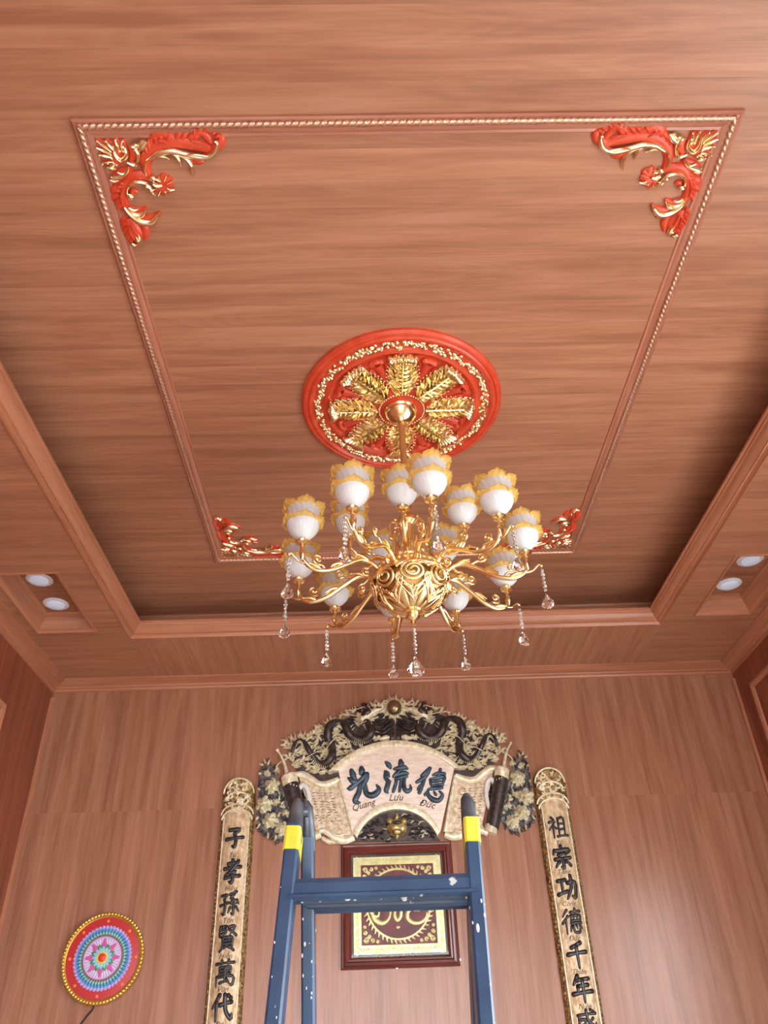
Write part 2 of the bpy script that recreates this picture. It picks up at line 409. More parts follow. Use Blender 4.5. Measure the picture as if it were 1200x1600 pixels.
for i in range(nr):
    x = -OX+rw*(i+0.5)
    plank(soffit, mr_, (x, (WY+OY1)/2, ZS), ROT_DOWN_Y); plank(soffit, mf_, (x, (OY0+RY0)/2, ZS), ROT_DOWN_Y)

# ------------------------------------------------------------------ mouldings: mitred sides round a rectangle; profile (d outward, z)
_trim = [0]
def trim_name():
    _trim[0] += 1; return 'trim_%d' % _trim[0]
def rect_moulding(name_fn, x0, x1, y0, y1, prof, M, parent=None, plane='down', sides='nsew', kind=True):
    """plane 'down': x,y,z world.  plane 'wall': u=x, v=z, profile second = depth out of the back wall"""
    out = []; cx, cy = (x0+x1)/2, (y0+y1)/2; hx, hy = (x1-x0)/2, (y1-y0)/2
    for s in sides:
        if s in 'ns': half, off = hx, hy
        else: half, off = hy, hx
        rings = [[(-(half+d), off+d, z) for d, z in prof], [((half+d), off+d, z) for d, z in prof]]
        ang = {'n': 0, 'w': PI/2, 's': PI, 'e': -PI/2}[s]
        mm = MB().loft(rings); me = mm.mesh('moulding', True, 25)
        if plane == 'down': loc, rot = Vector((cx, cy, 0)), (0, 0, ang)
        elif plane == 'wall':
            R = Matrix(((1,0,0),(0,0,-1),(0,1,0))).to_3x3() @ Matrix.Rotation(ang, 3, 'Z')
            loc, rot = Vector((cx, WY, cy)), R.to_euler()
        pw_ = Vector((0, 0, 0)); q = parent
        while q is not None: pw_ += q.location; q = q.parent
        o = link(name_fn() if callable(name_fn) else name_fn, me, M, parent, loc-pw_, rot)
        if parent is None: struct(o)
        out.append(o)
    return out
lip = [(0.072, ZS+0.012), (0.072, ZS-0.004), (0.062, ZS-0.006), (0.058, ZS+0.004), (0.05, ZS+0.012), (0.036, ZS+0.020), (0.024, ZS+0.034),
       (0.016, ZS+0.050), (0.010, ZS+0.054), (0.008, ZS+0.062), (0.0, ZS+0.066), (0.0, ZS+0.076), (0.012, ZS+0.076), (0.05, ZS+0.04)]
rect_moulding(trim_name, -LX, LX, LY0, LY1, lip, W_TRIM)
cv = [(0, ZC), (0, ZC-0.012), (-0.006, ZC-0.014), (-0.012, ZC-0.004), (-0.012, ZC)]
rect_moulding(trim_name, -CVX, CVX, CVY0, CVY1, cv, W_TRIM)
# crown between walls and soffit (profile measured outward from the wall rectangle: d <= 0 is inside)
cr = [(0, ZS), (-0.100, ZS), (-0.100, ZS-0.008), (-0.090, ZS-0.010), (-0.082, ZS-0.014), (-0.062, ZS-0.018), (-0.044, ZS-0.026),
      (-0.034, ZS-0.028), (-0.032, ZS-0.034), (-0.016, ZS-0.040), (-0.012, ZS-0.050), (0, ZS-0.054)]
rect_moulding(trim_name, -RX, RX, RY0, WY, cr, W_TRIM)
# flat frame with rope bead on the raised ceiling
FX, FY0, FY1 = 1.0025, 1.192, 3.664     # outer edge of frame
fr = [(0, ZC), (0, ZC-0.010), (-0.006, ZC-0.014), (-0.010, ZC-0.012), (-0.012, ZC-0.010), (-0.034, ZC-0.010), (-0.036, ZC-0.012), (-0.044, ZC-0.010), (-0.052, ZC-0.004), (-0.060, ZC-0.006), (-0.064, ZC)]
frame = rect_moulding(trim_name, -FX, FX, FY0, FY1, fr, W_ROPE)
for o in frame:
    half = max(v.co.x for v in o.data.vertices)-0.022; off = max(v.co.y for v in o.data.vertices)-0.022
    nst = int(2*half/0.0042)
    b = MB().tube([(-half+2*half*i/nst, off, ZC-0.011) for i in range(nst+1)], 0.0088, 8, twist=0.62, lobes=0.2)
    link('rope_bead', b.mesh('rope_bead', True, 80), ROPE, o)
# recess mouldings and panels for the downlights
ZR = ZS+0.10
for s in (-1, 1):
    x0, x1 = (REC[0], REC[1]) if s > 0 else (-REC[1], -REC[0])
    pr = [(0.010, ZS), (0.010, ZS-0.006), (0.0, ZS-0.007), (-0.004, ZS+0.004), (-0.012, ZS+0.012), (-0.018, ZS+0.04), (-0.030, ZS+0.066),
          (-0.032, ZS+0.080), (-0.042, ZS+0.084), (-0.046, ZR), (0.0, ZR), (0.0, ZS)]
    rect_moulding(trim_name, x0, x1, REC[2], REC[3], pr, W_TRIM)
    MB().box(x0, x1, REC[2], REC[3], ZR, ZR+0.02).build('recess_panel', W_WALL, soffit, smooth=False)
# vertical corner strips and wall panel frames on the side walls
for s in (-1, 1):
    MB_ = MB().box(-1.75, 1.75, -0.011, 0.011, -0.011, 0.011)
    struct(link(trim_name(), MB_.mesh('corner_strip', False), W_TRIM, None, (s*(RX-0.009), WY-0.009, 1.76), rot_of((0,0,1), (1,0,0), (0,1,0))))
def wall_frame(s, yfar, ztop):
    prof = [(0, 0), (0, 0.010), (-0.008, 0.016), (-0.016, 0.014), (-0.022, 0.020), (-0.032, 0.012), (-0.036, 0)]
    ynear, zbot = yfar-1.6, 0.9
    cy, cz = (yfar+ynear)/2, (ztop+zbot)/2; hx, hy = (yfar-ynear)/2, (ztop-zbot)/2
    for k, (half, off, ang) in enumerate(((hx, hy, 0), (hy, hx, PI/2), (hx, hy, PI), (hy, hx, -PI/2))):
        mm = MB().loft([[(-(half+d), off+d, z) for d, z in prof], [(half+d, off+d, z) for d, z in prof]])
        base = Matrix(((0,0,-s),(s,0,0),(0,1,0))) if False else (rot_of((0,-s,0), (0,0,1), (-s,0,0)).to_matrix())
        R = base @ Matrix.Rotation(ang, 3, 'Z')
        struct(link(trim_name(), mm.mesh('moulding', True, 25), W_TRIM, None, (s*RX, cy, cz), R.to_euler()))
wall_frame(-1, 4.13, 1.55+1.69); wall_frame(1, 4.52, 1.55+1.85)

# ------------------------------------------------------------------ downlights
def downlight(x, y, label):
    t = thing('downlight', label, 'ceiling light', (x, y, ZR), 'round downlights in the soffit recesses')
    MB().lathe([(0.020, -0.001), (0.068, 0.0), (0.070, -0.003), (0.064, -0.008), (0.052, -0.010), (0.049, -0.006), (0.020, -0.0055)], 40, (x, y, ZR)).build('trim_ring', WHITEP, t, angle=50)
    MB().lathe([(0.001, -0.006), (0.046, -0.006), (0.047, -0.012), (0.044, -0.015), (0.001, -0.016)], 40, (x, y, ZR)).build('diffuser', DIFFUSER, t, angle=50)
for u, v, lb in ((61, 908, 'white round downlight in the left soffit recess, farther from the back wall'),
                 (87, 946, 'white round downlight in the left soffit recess, nearer the back wall'),
                 (1173, 877, 'white round downlight in the right soffit recess, farther from the back wall'),
                 (1140, 915, 'white round downlight in the right soffit recess, nearer the back wall')):
    x, y = on_ceil(u, v, ZR-0.012); downlight(x, y, lb)

# ------------------------------------------------------------------ ceiling medallion
MC = (0.0, 2.44)
med = thing('ceiling_medallion', 'round red and gold carved ceiling medallion above the chandelier', 'medallion', (MC[0], MC[1], ZC))
def dn(cx, cy, z0=ZC): return lambda u, v, w: (cx+u, cy+v, z0-w)
MB().lathe([(0.001, 0), (0.425, 0), (0.425, 0.012), (0.415, 0.022), (0.405, 0.024), (0.400, 0.020), (0.392, 0.026), (0.384, 0.026), (0.378, 0.018), (0.372, 0.014),
            (0.335, 0.014), (0.330, 0.020), (0.318, 0.024), (0.306, 0.018), (0.300, 0.010), (0.12, 0.016), (0.11, 0.030), (0.08, 0.036), (0.001, 0.036)], 72).map(dn(*MC)).build('rosette_disc', RED, med, angle=30)
g = MB(); rg = random.Random(3)                                             # gold garland ring
for i in range(300):
    a = 2*PI*i/300+rg.uniform(-.01, .01); sec = int(i/300*16) % 2; r0 = rg.uniform(0.336, 0.372)
    if sec and i % 2:
        g.sphere((r0*math.cos(a), r0*math.sin(a), 0.018), rg.uniform(.0075, .011), 7, 5, (1, 1, 1.1))
    else:
        k = 1 if r0 < 0.354 else -1; da = rg.uniform(.03, .07); r1 = r0+k*rg.uniform(-.004, .016)
        g.blade([(r0*math.cos(a), r0*math.sin(a)), ((r0+r1)/2*math.cos(a+da*.6), (r0+r1)/2*math.sin(a+da*.6)), (r1*math.cos(a+da), r1*math.sin(a+da))], [0.006, 0.0105, 0.003], rg.uniform(.012, .019), 0.012, 3)
g.map(dn(*MC)).build('garland_ring', GOLDP, med, angle=60)
b = MB()
for i in range(48):
    a = 2*PI*i/48; b.sphere((0.095*math.cos(a), 0.095*math.sin(a), 0.036), 0.0052, 7, 5)
b.map(dn(*MC)).build('bead_ring', GOLDP, med)
def acanthus(g, L0, L1, wid, h, rr):
    """leaf along +u from L0 to L1 with overlapping toothed lobes and a curled tip"""
    mid = L0*0.5+L1*0.5
    g.blade([(L0, 0), (mid, 0), (L1-0.02, 0), (L1, 0)], [wid*.45, wid*.8, wid*.8, wid*.5], h*0.55, 0.008, 4)
    nl = 9
    for s in (-1, 1):
        for i in range(nl):
            t = i/(nl-1); u0 = L0+(L1-L0-0.045)*t; ww = wid*(0.62+0.5*math.sin(PI*(0.15+0.75*t)))
            for q, (du, dv, k) in enumerate(((0.014, 1.0, 1.0), (0.024, 0.86, .9), (0.034, 0.60, .8))):
                wj = rr.uniform(.75, 1.2); g.blade([(u0, s*0.003), (u0+du*0.5+rr.uniform(-.004, .004), s*ww*0.55*dv), (u0+du*1.1+.010+rr.uniform(-.005, .005), s*ww*dv)], [0.004, 0.0072*k*wj, 0.0026], h*(0.95-0.08*q)*rr.uniform(.8, 1.3), 0.008+0.006*q, 3, lift=rr.uniform(.003, .014), flat=0.45)
                g.sphere((u0+du*1.1+.010, s*ww*dv, 0.020), 0.0038, 6, 5)
    for k in range(-3, 4):                                        # curled tip
        g.blade([(L1-0.035, k*wid*0.14), (L1-0.008, k*wid*0.26), (L1-0.004+0.005*(3-abs(k)), k*wid*0.34)], [0.007, 0.010, 0.006], h*1.15, 0.016, 3, lift=0.012)
    g.blade([(L0, 0), (mid, 0), (L1-0.03, 0)], [0.004, 0.004, 0.003], h*0.55, 0.028, 4)
rr = random.Random(5)
lm = MB(); acanthus(lm, 0.103, 0.302, 0.060, 0.024, rr); lm.map(lambda u, v, w: (u, v, -w-0.004)); lme = lm.mesh('acanthus_leaf', True, 60)
cm_ = MB()
cm_.blade([(0.11, 0), (0.20, 0), (0.265, 0)], [0.010, 0.016, 0.020], 0.020, 0.010, 5)
for s in (-1, 1):
    cm_.blade([(0.12, s*0.018), (0.2, s*0.026), (0.262, s*0.034)], [0.004, 0.006, 0.007], 0.016, 0.010, 5)
    cm_.sphere((0.278, s*0.020, 0.016), 0.015, 10, 6, (1, 1, 0.9))
cm_.blade([(0.278, -0.03), (0.285, 0), (0.278, 0.03)], [0.008, 0.01, 0.008], 0.022, 0.01, 4)
cm_.map(lambda u, v, w: (u, v, -w)); cme = cm_.mesh('scroll_bracket', True, 60)
for i in range(8):
    link('acanthus_leaf', lme, GOLDP, med, (0, 0, 0), (0, 0, PI/2+i*PI/4))
    link('scroll_bracket', cme, RED, med, (0, 0, 0), (0, 0, PI/2+(i+0.5)*PI/4))

# ------------------------------------------------------------------ corner ornaments (traced on the ceiling plane at the near left corner)
def c1(x, y):
    X, Y = on_ceil(80+x/4.0, 150+y/4.0); return (X+FX, Y-FY0)
def T(*pts): return [c1(*p) for p in pts]
PXM = 0.00056                                                                # metres per crop pixel
red, gld = MB(), MB()
def rb(pts, W, h=0.014, w0=0.0, **k): red.blade(T(*pts), [x*PXM for x in W], h, w0, **k)
def gb(pts, W, h=0.010, w0=0.010, **k): gld.blade(T(*pts), [x*PXM for x in W], h, w0, **k)
# shell at the corner
for (x, y) in ((285,262),(284,305),(300,350),(318,405),(360,430),(340,262),(400,255),(445,262)):
    rb([(455,390), ((455+x)/2+4, (390+y)/2), (x, y)], [16, 24, 13], 0.010)
    gb([((455*.55+x*.45), (390*.55+y*.45)), ((455*.25+x*.75), (390*.25+y*.75)), (x+4, y+3)], [6, 9, 5], 0.010, 0.009)
    for k in (0.5, 0.75, 1.0):
        p = c1(455+(x-455)*k+6, 390+(y-390)*k+8); gld.sphere((p[0], p[1], 0.012), 0.0045, 6, 5)
gb([(395,290),(405,350),(440,385),(475,355),(465,310),(440,300)], [5, 12, 15, 13, 9, 5], 0.014, 0.010)
gb([(480,400),(505,410),(535,415),(548,385),(545,340),(520,305),(490,300)], [6, 10, 12, 11, 12, 10, 5], 0.014, 0.008)
rb([(500,300),(520,350),(500,400)], [20, 30, 16], 0.012)
gb([(520,330),(550,320),(575,300),(600,268)], [4, 16, 20, 8], 0.012, 0.009); gb([(545,300),(560,275),(580,262)], [5, 9, 4]); gb([(500,300),(530,290),(560,300)], [4, 9, 5])
# second shell below
rb([(400,540),(420,500),(470,470),(500,440)], [26, 36, 34, 16], 0.011)
gb([(375,490),(400,500),(440,490),(478,462),(488,425)], [5, 16, 16, 11, 5], 0.014, 0.008); gb([(355,430),(385,437),(412,445)], [5, 11, 5]); gb([(375,510),(400,518),(430,512)], [5, 10, 5]); gb([(420,460),(445,470),(465,466)], [4, 8, 4])
# upper arm
rb([(610,500),(590,430),(605,365),(665,312),(750,288),(850,292),(940,312),(1010,330),(1040,300)], [22, 30, 36, 42, 38, 36, 34, 26, 14], 0.016, sm=5)
rb([(650,300),(650,250),(700,232),(760,262),(770,290)], [20, 32, 34, 26, 10], 0.013); rb([(600,330),(620,285),(650,250)], [14, 22, 10], 0.012)
rb([(870,290),(890,240),(935,215),(965,240),(1000,290)], [20, 30, 32, 26, 20], 0.014); rb([(1000,320),(1050,300),(1062,255),(1020,240)], [24, 30, 24, 8], 0.014)
rb([(860,370),(920,400),(955,410)], [24, 30, 10], 0.011)
gb([(600,385),(640,362),(690,335),(760,328),(830,343),(900,362),(965,366),(1020,340),(1040,280),(1025,265)], [5, 12, 17, 17, 15, 16, 18, 16, 11, 6], 0.012, 0.014, sm=5)
gb([(700,335),(770,345),(840,375),(880,425),(884,485)], [6, 11, 13, 13, 6], 0.012, 0.006); gb([(740,340),(790,370),(815,425)], [5, 12, 8], 0.010, 0.006); gb([(640,385),(690,365),(745,385)], [4, 10, 5], 0.010, 0.006)
gb([(850,345),(910,340),(980,350)], [4, 6, 4], 0.006, 0.022); gb([(600,480),(588,440),(600,395)], [4, 8, 4], 0.008, 0.014)
# lower arm
rb([(620,510),(560,490),(500,500),(462,545),(448,610),(462,680),(500,745)], [18, 28, 32, 32, 30, 30, 22], 0.015, sm=5)
rb([(440,560),(395,580),(375,600)], [20, 28, 8], 0.012); rb([(440,610),(400,625),(380,650)], [20, 26, 8], 0.012); rb([(450,650),(425,672),(440,690)], [18, 20, 8], 0.011)
gb([(478,600),(485,555),(530,522),(590,528),(625,560),(650,600)], [5, 9, 11, 11, 10, 4], 0.012, 0.010)
for (x, y, r) in ((500,612,.013),(602,552,.009),(640,500,.011),(545,890,.008),(515,912,.008)):
    p = c1(x, y); gld.sphere((p[0], p[1], 0.014), r, 9, 6, (1, .85, .8))
rb([(540,600),(515,590),(500,640)], [14, 20, 10], 0.011)
# rosette
for a in range(8):
    t = 2*PI*a/8; x, y = 705+62*math.cos(t), 548+68*math.sin(t)
    rb([(700,548), ((700+x)/2, (548+y)/2), (x, y)], [16, 28, 15], 0.012)
gb([(640,535),(665,548),(698,545)], [5, 14, 8], 0.012); gb([(715,590),(745,575),(775,570)], [4, 10, 4]); gb([(650,505),(672,510),(690,520)], [4, 8, 4]); gb([(620,575),(640,590),(655,608)], [4, 7, 3])
# gold leaf at the foot of the lower arm
rb([(470,690),(540,720),(600,690)], [22, 30, 10], 0.012); rb([(540,760),(640,760),(682,720)], [22, 30, 8], 0.012); rb([(560,790),(610,800),(650,800)], [12, 18, 8], 0.010)
gb([(462,680),(505,735),(570,775),(630,778),(668,740),(678,715)], [6, 15, 20, 20, 13, 4], 0.014, 0.010); gb([(480,690),(520,722),(570,728),(598,690)], [5, 13, 15, 4], 0.013, 0.012); gb([(490,680),(520,695),(550,690)], [4, 9, 4], 0.010, 0.012)
# bottom leaf
rb([(480,760),(500,810),(535,870),(570,900)], [24, 46, 52, 18], 0.013); rb([(560,780),(592,830),(590,890)], [14, 26, 14], 0.013)
for (y, k) in ((790, 455), (815, 450), (838, 462), (860, 480)): rb([(510, y), (485, y), (k, y-4)], [12, 14, 5], 0.012)
gb([(548,845),(560,875),(562,900),(535,920),(505,914)], [4, 9, 11, 9, 4], 0.012, 0.010); gb([(530,860),(545,880),(540,898)], [3, 7, 4])
def serrate(pts, off, size, n, side):
    Q = catmull(pts, 6); L_ = len(Q)
    for k in range(n):
        i = int((k+0.5)/n*(L_-2)); a_, b_ = Q[i], Q[i+1]; dx_, dy_ = b_[0]-a_[0], b_[1]-a_[1]; d_ = math.hypot(dx_, dy_) or 1
        nx, ny = -dy_/d_*side, dx_/d_*side; x, y = a_[0]+nx*off*.4, a_[1]+ny*off*.4
        rb([(x, y), (x+nx*size*.6+dx_/d_*size*.35, y+ny*size*.6+dy_/d_*size*.35), (x+nx*size+dx_/d_*size*.9, y+ny*size+dy_/d_*size*.9)], [size*.4, size*.42, size*.12], 0.015)
serrate([(600,360),(660,300),(750,270),(850,275),(930,285)], 34, 42, 9, -1)
serrate([(470,540),(440,610),(460,690)], 26, 34, 6, 1)
serrate([(480,750),(500,820),(540,890)], 40, 36, 7, 1)
serrate([(890,240),(940,215),(1000,240),(1050,270)], 14, 30, 6, -1)
for a in range(8):
    t = 2*PI*a/8+0.4; gb([(700+30*math.cos(t), 548+32*math.sin(t)), (700+66*math.cos(t), 548+70*math.sin(t))], [3, 4], 0.006, 0.012)
for pts in (((880,262),(930,270),(980,292)), ((660,262),(700,262),(740,282)), ((505,780),(530,830),(545,850)), ((490,800),(500,840),(525,880)), ((455,560),(440,610),(455,670))):
    red.blade(T(*pts), [4*PXM, 6*PXM, 3*PXM], 0.008, 0.013)
def ornament(sx, sy, label):
    cx, cy = (FX*sx, FY0 if sy > 0 else FY1)
    t = thing('corner_ornament', label, 'ceiling ornament', (cx, cy, ZC), 'carved ornaments at the frame corners')
    for nm, g_, M in (('carved_base', red, RED), ('gold_leafwork', gld, GOLDP)):
        q = MB(); q.add(g_.v, g_.f)
        q.map(lambda u, v, w: (cx-sx*u, cy+sy*v, ZC-w)).build(nm, M, t, angle=60)
ornament(-1, 1, 'red and gold scrollwork at the frame corner nearest the camera, left side')
ornament(1, 1, 'red and gold scrollwork at the frame corner nearest the camera, right side')
ornament(-1, -1, 'red and gold scrollwork at the far left frame corner, beside the chandelier')
ornament(1, -1, 'red and gold scrollwork at the far right frame corner, half hidden by the chandelier')

# ------------------------------------------------------------------ chandelier
HX, HY = -0.004, 2.44
Z0 = 1.55
ch = thing('chandelier', 'gold chandelier with fifteen tulip glass shades and hanging crystal drops', 'chandelier', (HX, HY, ZC-0.036))
def C(name, mb, M, parent=ch, **k): return mb.map(lambda x, y, z: (HX+x, HY+y, Z0+z)).build(name, M, parent, **k)
C('canopy', MB().lathe([(0.001, 2.264), (0.066, 2.264), (0.068, 2.256), (0.062, 2.248), (0.064, 2.238), (0.055, 2.220), (0.038, 2.205), (0.026, 2.196), (0.022, 2.184), (0.001, 2.183)], 36), GOLD, angle=35)
C('rod', MB().lathe([(0.001, 2.19), (0.0135, 2.19), (0.0135, 1.72), (0.001, 1.72)], 20), GOLDROD)
C('central_column', MB().lathe([(0.001, 1.78), (0.016, 1.78), (0.022, 1.765), (0.016, 1.75), (0.018, 1.72), (0.034, 1.70), (0.036, 1.685), (0.022, 1.67), (0.020, 1.60), (0.03, 1.585), (0.045, 1.57), (0.03, 1.55), (0.032, 1.50), (0.06, 1.48), (0.07, 1.455), (0.001, 1.45)], 24), GOLD, angle=35)
# crown of vertical tubes and scrolls round the column
for i in range(6):
    a = 2*PI*i/6+0.3; ca, sa = math.cos(a), math.sin(a)
    t = MB()
    P = catmull([(0.05, 1.45), (0.06, 1.52), (0.058, 1.58), (0.072, 1.63), (0.068, 1.67), (0.05, 1.675), (0.045, 1.655), (0.056, 1.648)], 6)
    t.tube([(r*ca, r*sa, z) for r, z in P], [0.0075-0.004*k/len(P) for k in range(len(P))], 8)
    t.lathe([(0.001, 1.475), (0.012, 1.475), (0.013, 1.50), (0.009, 1.505), (0.009, 1.56), (0.012, 1.565), (0.010, 1.58), (0.001, 1.582)], 10, (0.036*math.cos(a+.5), 0.036*math.sin(a+.5), 0))
    for k, (r, z, rr_) in enumerate(((0.062, 1.535, .010), (0.07, 1.60, .009), (0.05, 1.69, .008))):
        t.sphere((r*ca, r*sa, z), rr_, 8, 6, (1, 1, 1.2))
    C('scroll_support', t, GOLD, angle=60)
# bowl: rim band, inner shell and openwork
BW = [(0.128, 1.455), (0.133, 1.440), (0.138, 1.420), (0.136, 1.395), (0.124, 1.365), (0.100, 1.335), (0.070, 1.312), (0.040, 1.300), (0.022, 1.294)]
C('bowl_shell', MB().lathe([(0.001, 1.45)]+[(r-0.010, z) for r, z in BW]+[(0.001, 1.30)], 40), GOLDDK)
C('bowl_rim', MB().lathe([(0.09, 1.478), (0.118, 1.482), (0.124, 1.478), (0.122, 1.470), (0.128, 1.464), (0.130, 1.448), (0.142, 1.440), (0.144, 1.428), (0.138, 1.422), (0.12, 1.43), (0.09, 1.45)], 48), GOLD, angle=35)
rm = MB()
for i in range(36):
    a = 2*PI*i/36
    rm.sphere((0.127*math.cos(a), 0.127*math.sin(a), 1.458), 0.008, 7, 5, (1, 1, 1.1))
C('rim_bosses', rm, GOLD)
def bowl_r(z):
    for (r0, z0), (r1, z1) in zip(BW, BW[1:]):
        if z1 <= z <= z0: t = (z-z1)/(z0-z1); return r1+(r0-r1)*t
    return BW[-1][0] if z < BW[-1][1] else BW[0][0]
for i in range(8):
    a0 = 2*PI*i/8-PI/2+0.02; ow = MB()
    def onb(ds, z, e=0.0):
        r = bowl_r(z)+e; a = a0+ds/0.125; return (r*math.cos(a), r*math.sin(a), z)
    # spiral rose
    P = []
    for k in range(40):
        t = k/39; th = 4.6*PI*t+1.2; q = 0.044-0.036*t
        P.append(onb(q*math.cos(th), 1.392+q*0.85*math.sin(th), 0.002+0.007*t))
    ow.tube(P, [0.0056]*40, 6)
    for s in (-1, 1):
        P = catmull([(0.0, 1.312), (s*0.022, 1.325), (s*0.045, 1.345), (s*0.060, 1.372), (s*0.052, 1.39), (s*0.043, 1.375)], 5)
        ow.tube([onb(d, z, 0.002) for d, z in P], [0.0055*(1-0.6*k/len(P)) for k in range(len(P))], 6)
        P = catmull([(s*0.003, 1.318), (s*0.012, 1.335), (s*0.036, 1.352)], 5)
        ow.tube([onb(d, z, 0.003) for d, z in P], [0.004]*len(P), 6)
    for kz, dd in ((1.338, 0.018), (1.352, 0.034), (1.366, 0.05)):
        for s in (-1, 1):
            P = catmull([(s*0.004, kz-0.024), (s*dd*0.6, kz-0.012), (s*dd, kz+0.010)], 4); ow.tube([onb(d, z, 0.001) for d, z in P], [0.0048]*len(P), 6)
    P = catmull([(-0.055, 1.425), (-0.03, 1.437), (0, 1.43), (0.03, 1.437), (0.055, 1.425)], 4)
    ow.tube([onb(d, z-0.012, 0.002) for d, z in P], [0.0055]*len(P), 6)
    C('openwork_rose', ow, GOLD, angle=70)
for i in range(14):
    a0 = 2*PI*(i+0.5)/14; lf = MB(); P = []; zt = 1.378 if i % 2 else 1.352
    zs_ = [1.299+(zt-1.299)*k/10 for k in range(11)]
    rings = []
    for k, z in enumerate(zs_):
        wd = 0.014*math.sin(PI*min(0.97, 0.18+0.8*k/10))+0.001; r_ = bowl_r(z)-0.004; q = []
        for tt, hh in ((-1, 0), (-0.5, 0.006), (0, 0.003), (0.5, 0.006), (1, 0), (0, -0.006)):
            aa = a0+tt*wd/max(r_, 0.03); rr2 = r_+hh+0.004*(k/10)**3; q.append((rr2*math.cos(aa), rr2*math.sin(aa), z))
        rings.append(q)
    C('bowl_leaf', lf.loft(rings), GOLD, angle=70)
C('bottom_finial', MB().lathe([(0.001, 1.302), (0.034, 1.302), (0.036, 1.294), (0.022, 1.288), (0.026, 1.280), (0.024, 1.272), (0.010, 1.264), (0.008, 1.250), (0.001, 1.248)], 24), GOLD, angle=40)

# --- a shade (local origin at its neck): lower cup > upper cup, two ruffles, holder
NS = 60
def cup(prof, lobes, amp, name, M, N=96):
    rings = []
    for r, z in prof:
        rg = []
        for j in range(N):
            th = 2*PI*j/N; k = 1+amp*math.cos(lobes*th+z*60)+amp*0.6*math.cos(5*th-z*90)*math.cos(11*th)
            rg.append((r*k*math.cos(th), r*k*math.sin(th), z))
        rings.append(rg)
    me = MB().loft(rings, True, False).mesh(name, True, 70); me.materials.append(M); return me
def ruffle(r0, z0, dr, dz, name):
    def surf(off):
        rg = []
        for i in range(6):
            t = i/5; ring = []
            for j in range(NS*2):
                th = PI*j/NS; lob = abs(math.cos(3*th)); fine = math.cos(30*th)
                r = r0+dr*t*(0.42+0.66*lob**0.6)+0.0016*t*fine
                z = z0+dz*(t**0.7)+(0.013*lob-0.008)*t*t+off-0.007*t**4+0.0026*t*math.cos(18*th)+0.0012*t*fine
                ring.append((r*math.cos(th), r*math.sin(th), z))
            rg.append(ring)
        return rg
    me = MB().loft(surf(0)+surf(-0.0028)[::-1], True, False).mesh(name, True, 80); me.materials.append(AMBER); return me
low_o = [(0.012, 0.002), (0.022, 0.007), (0.036, 0.018), (0.048, 0.033), (0.056, 0.050), (0.058, 0.066), (0.057, 0.078)]
low_me = cup(low_o+[(r-0.003, z+0.001) for r, z in low_o[::-1]], 24, 0.012, 'shade', SHADEW)
upp_o = [(0.050, 0.062), (0.051, 0.080), (0.053, 0.10), (0.057, 0.122), (0.060, 0.132)]
upp_me = cup(upp_o+[(r-0.0025, z) for r, z in upp_o[::-1]], 16, 0.035, 'upper_cup', SHADEC)
ruf1 = ruffle(0.058, 0.066, 0.018, 0.012, 'lower_ruffle'); ruf2 = ruffle(0.057, 0.124, 0.021, 0.016, 'upper_ruffle')
hold = MB().lathe([(0.001, -0.030), (0.008, -0.030), (0.010, -0.018), (0.022, -0.014), (0.024, -0.008), (0.012, -0.003), (0.013, 0.006), (0.020, 0.010), (0.001, 0.011)], 20).mesh('holder', True, 40); hold.materials.append(GOLD)
lamp_me = MB().lathe([(0.001, 0.01), (0.011, 0.01), (0.011, 0.06), (0.006, 0.075), (0.001, 0.08)], 14).mesh('bulb', True, 50); lamp_me.materials.append(SHADEW)
def shade(x, y, z, rz, k=1.0):
    o = link('shade', low_me, None, ch, Vector((HX+x, HY+y, Z0+z))-ch.location, (0, 0, rz)); o.scale = (k, k, k)
    o['label'] = 'two-tiered frosted tulip shade with amber ruffled rims'
    for nm, me in (('upper_cup', upp_me), ('lower_ruffle', ruf1), ('upper_ruffle', ruf2), ('holder', hold), ('bulb', lamp_me)): link(nm, me, None, o)
    return o
# --- a strand of crystal beads with a drop (local origin at its hook)
def strand_mesh(nb, step, r):
    s = MB(); z = -0.004
    for i in range(nb):
        rr_ = r*(0.8+0.25*(i % 3 == 1)); z -= step
        s.sphere((0, 0, z), rr_, 8, 4, (1, 1, 1.05))
    s.tube([(0, 0, 0), (0, 0, z-step)], 0.0009, 5)
    return s.mesh('bead_strand', False), z-step
def drop_mesh(wd, ht):
    pr = [(0.001, 0), (0.16, -0.03), (0.22, -0.12), (0.50, -0.30), (0.84, -0.50), (1.0, -0.68), (0.92, -0.84), (0.62, -0.95), (0.28, -0.995), (0.001, -1.0)]
    s = MB().lathe([(max(0.0006, r*wd/2), z*ht) for r, z in pr], 10); s.map(lambda x, y, z: (x, y*0.62, z)); return s.mesh('crystal_drop', False)
st_me, st_z = strand_mesh(6, 0.0155, 0.0078); st_me.materials.append(CRYSTAL)
dr_me = drop_mesh(0.044, 0.058); dr_me.materials.append(CRYSTAL)
sb_me, sb_z = strand_mesh(7, 0.0145, 0.0082); sb_me.materials.append(CRYSTAL)
db_me = drop_mesh(0.060, 0.074); db_me.materials.append(CRYSTAL)
def strand(x, y, z, rz, big=False):
    o = link('bead_strand', sb_me if big else st_me, None, ch, Vector((HX+x, HY+y, Z0+z))-ch.location, (0, 0, rz))
    link('crystal_drop', db_me if big else dr_me, None, o, (0, 0, sb_z if big else st_z))
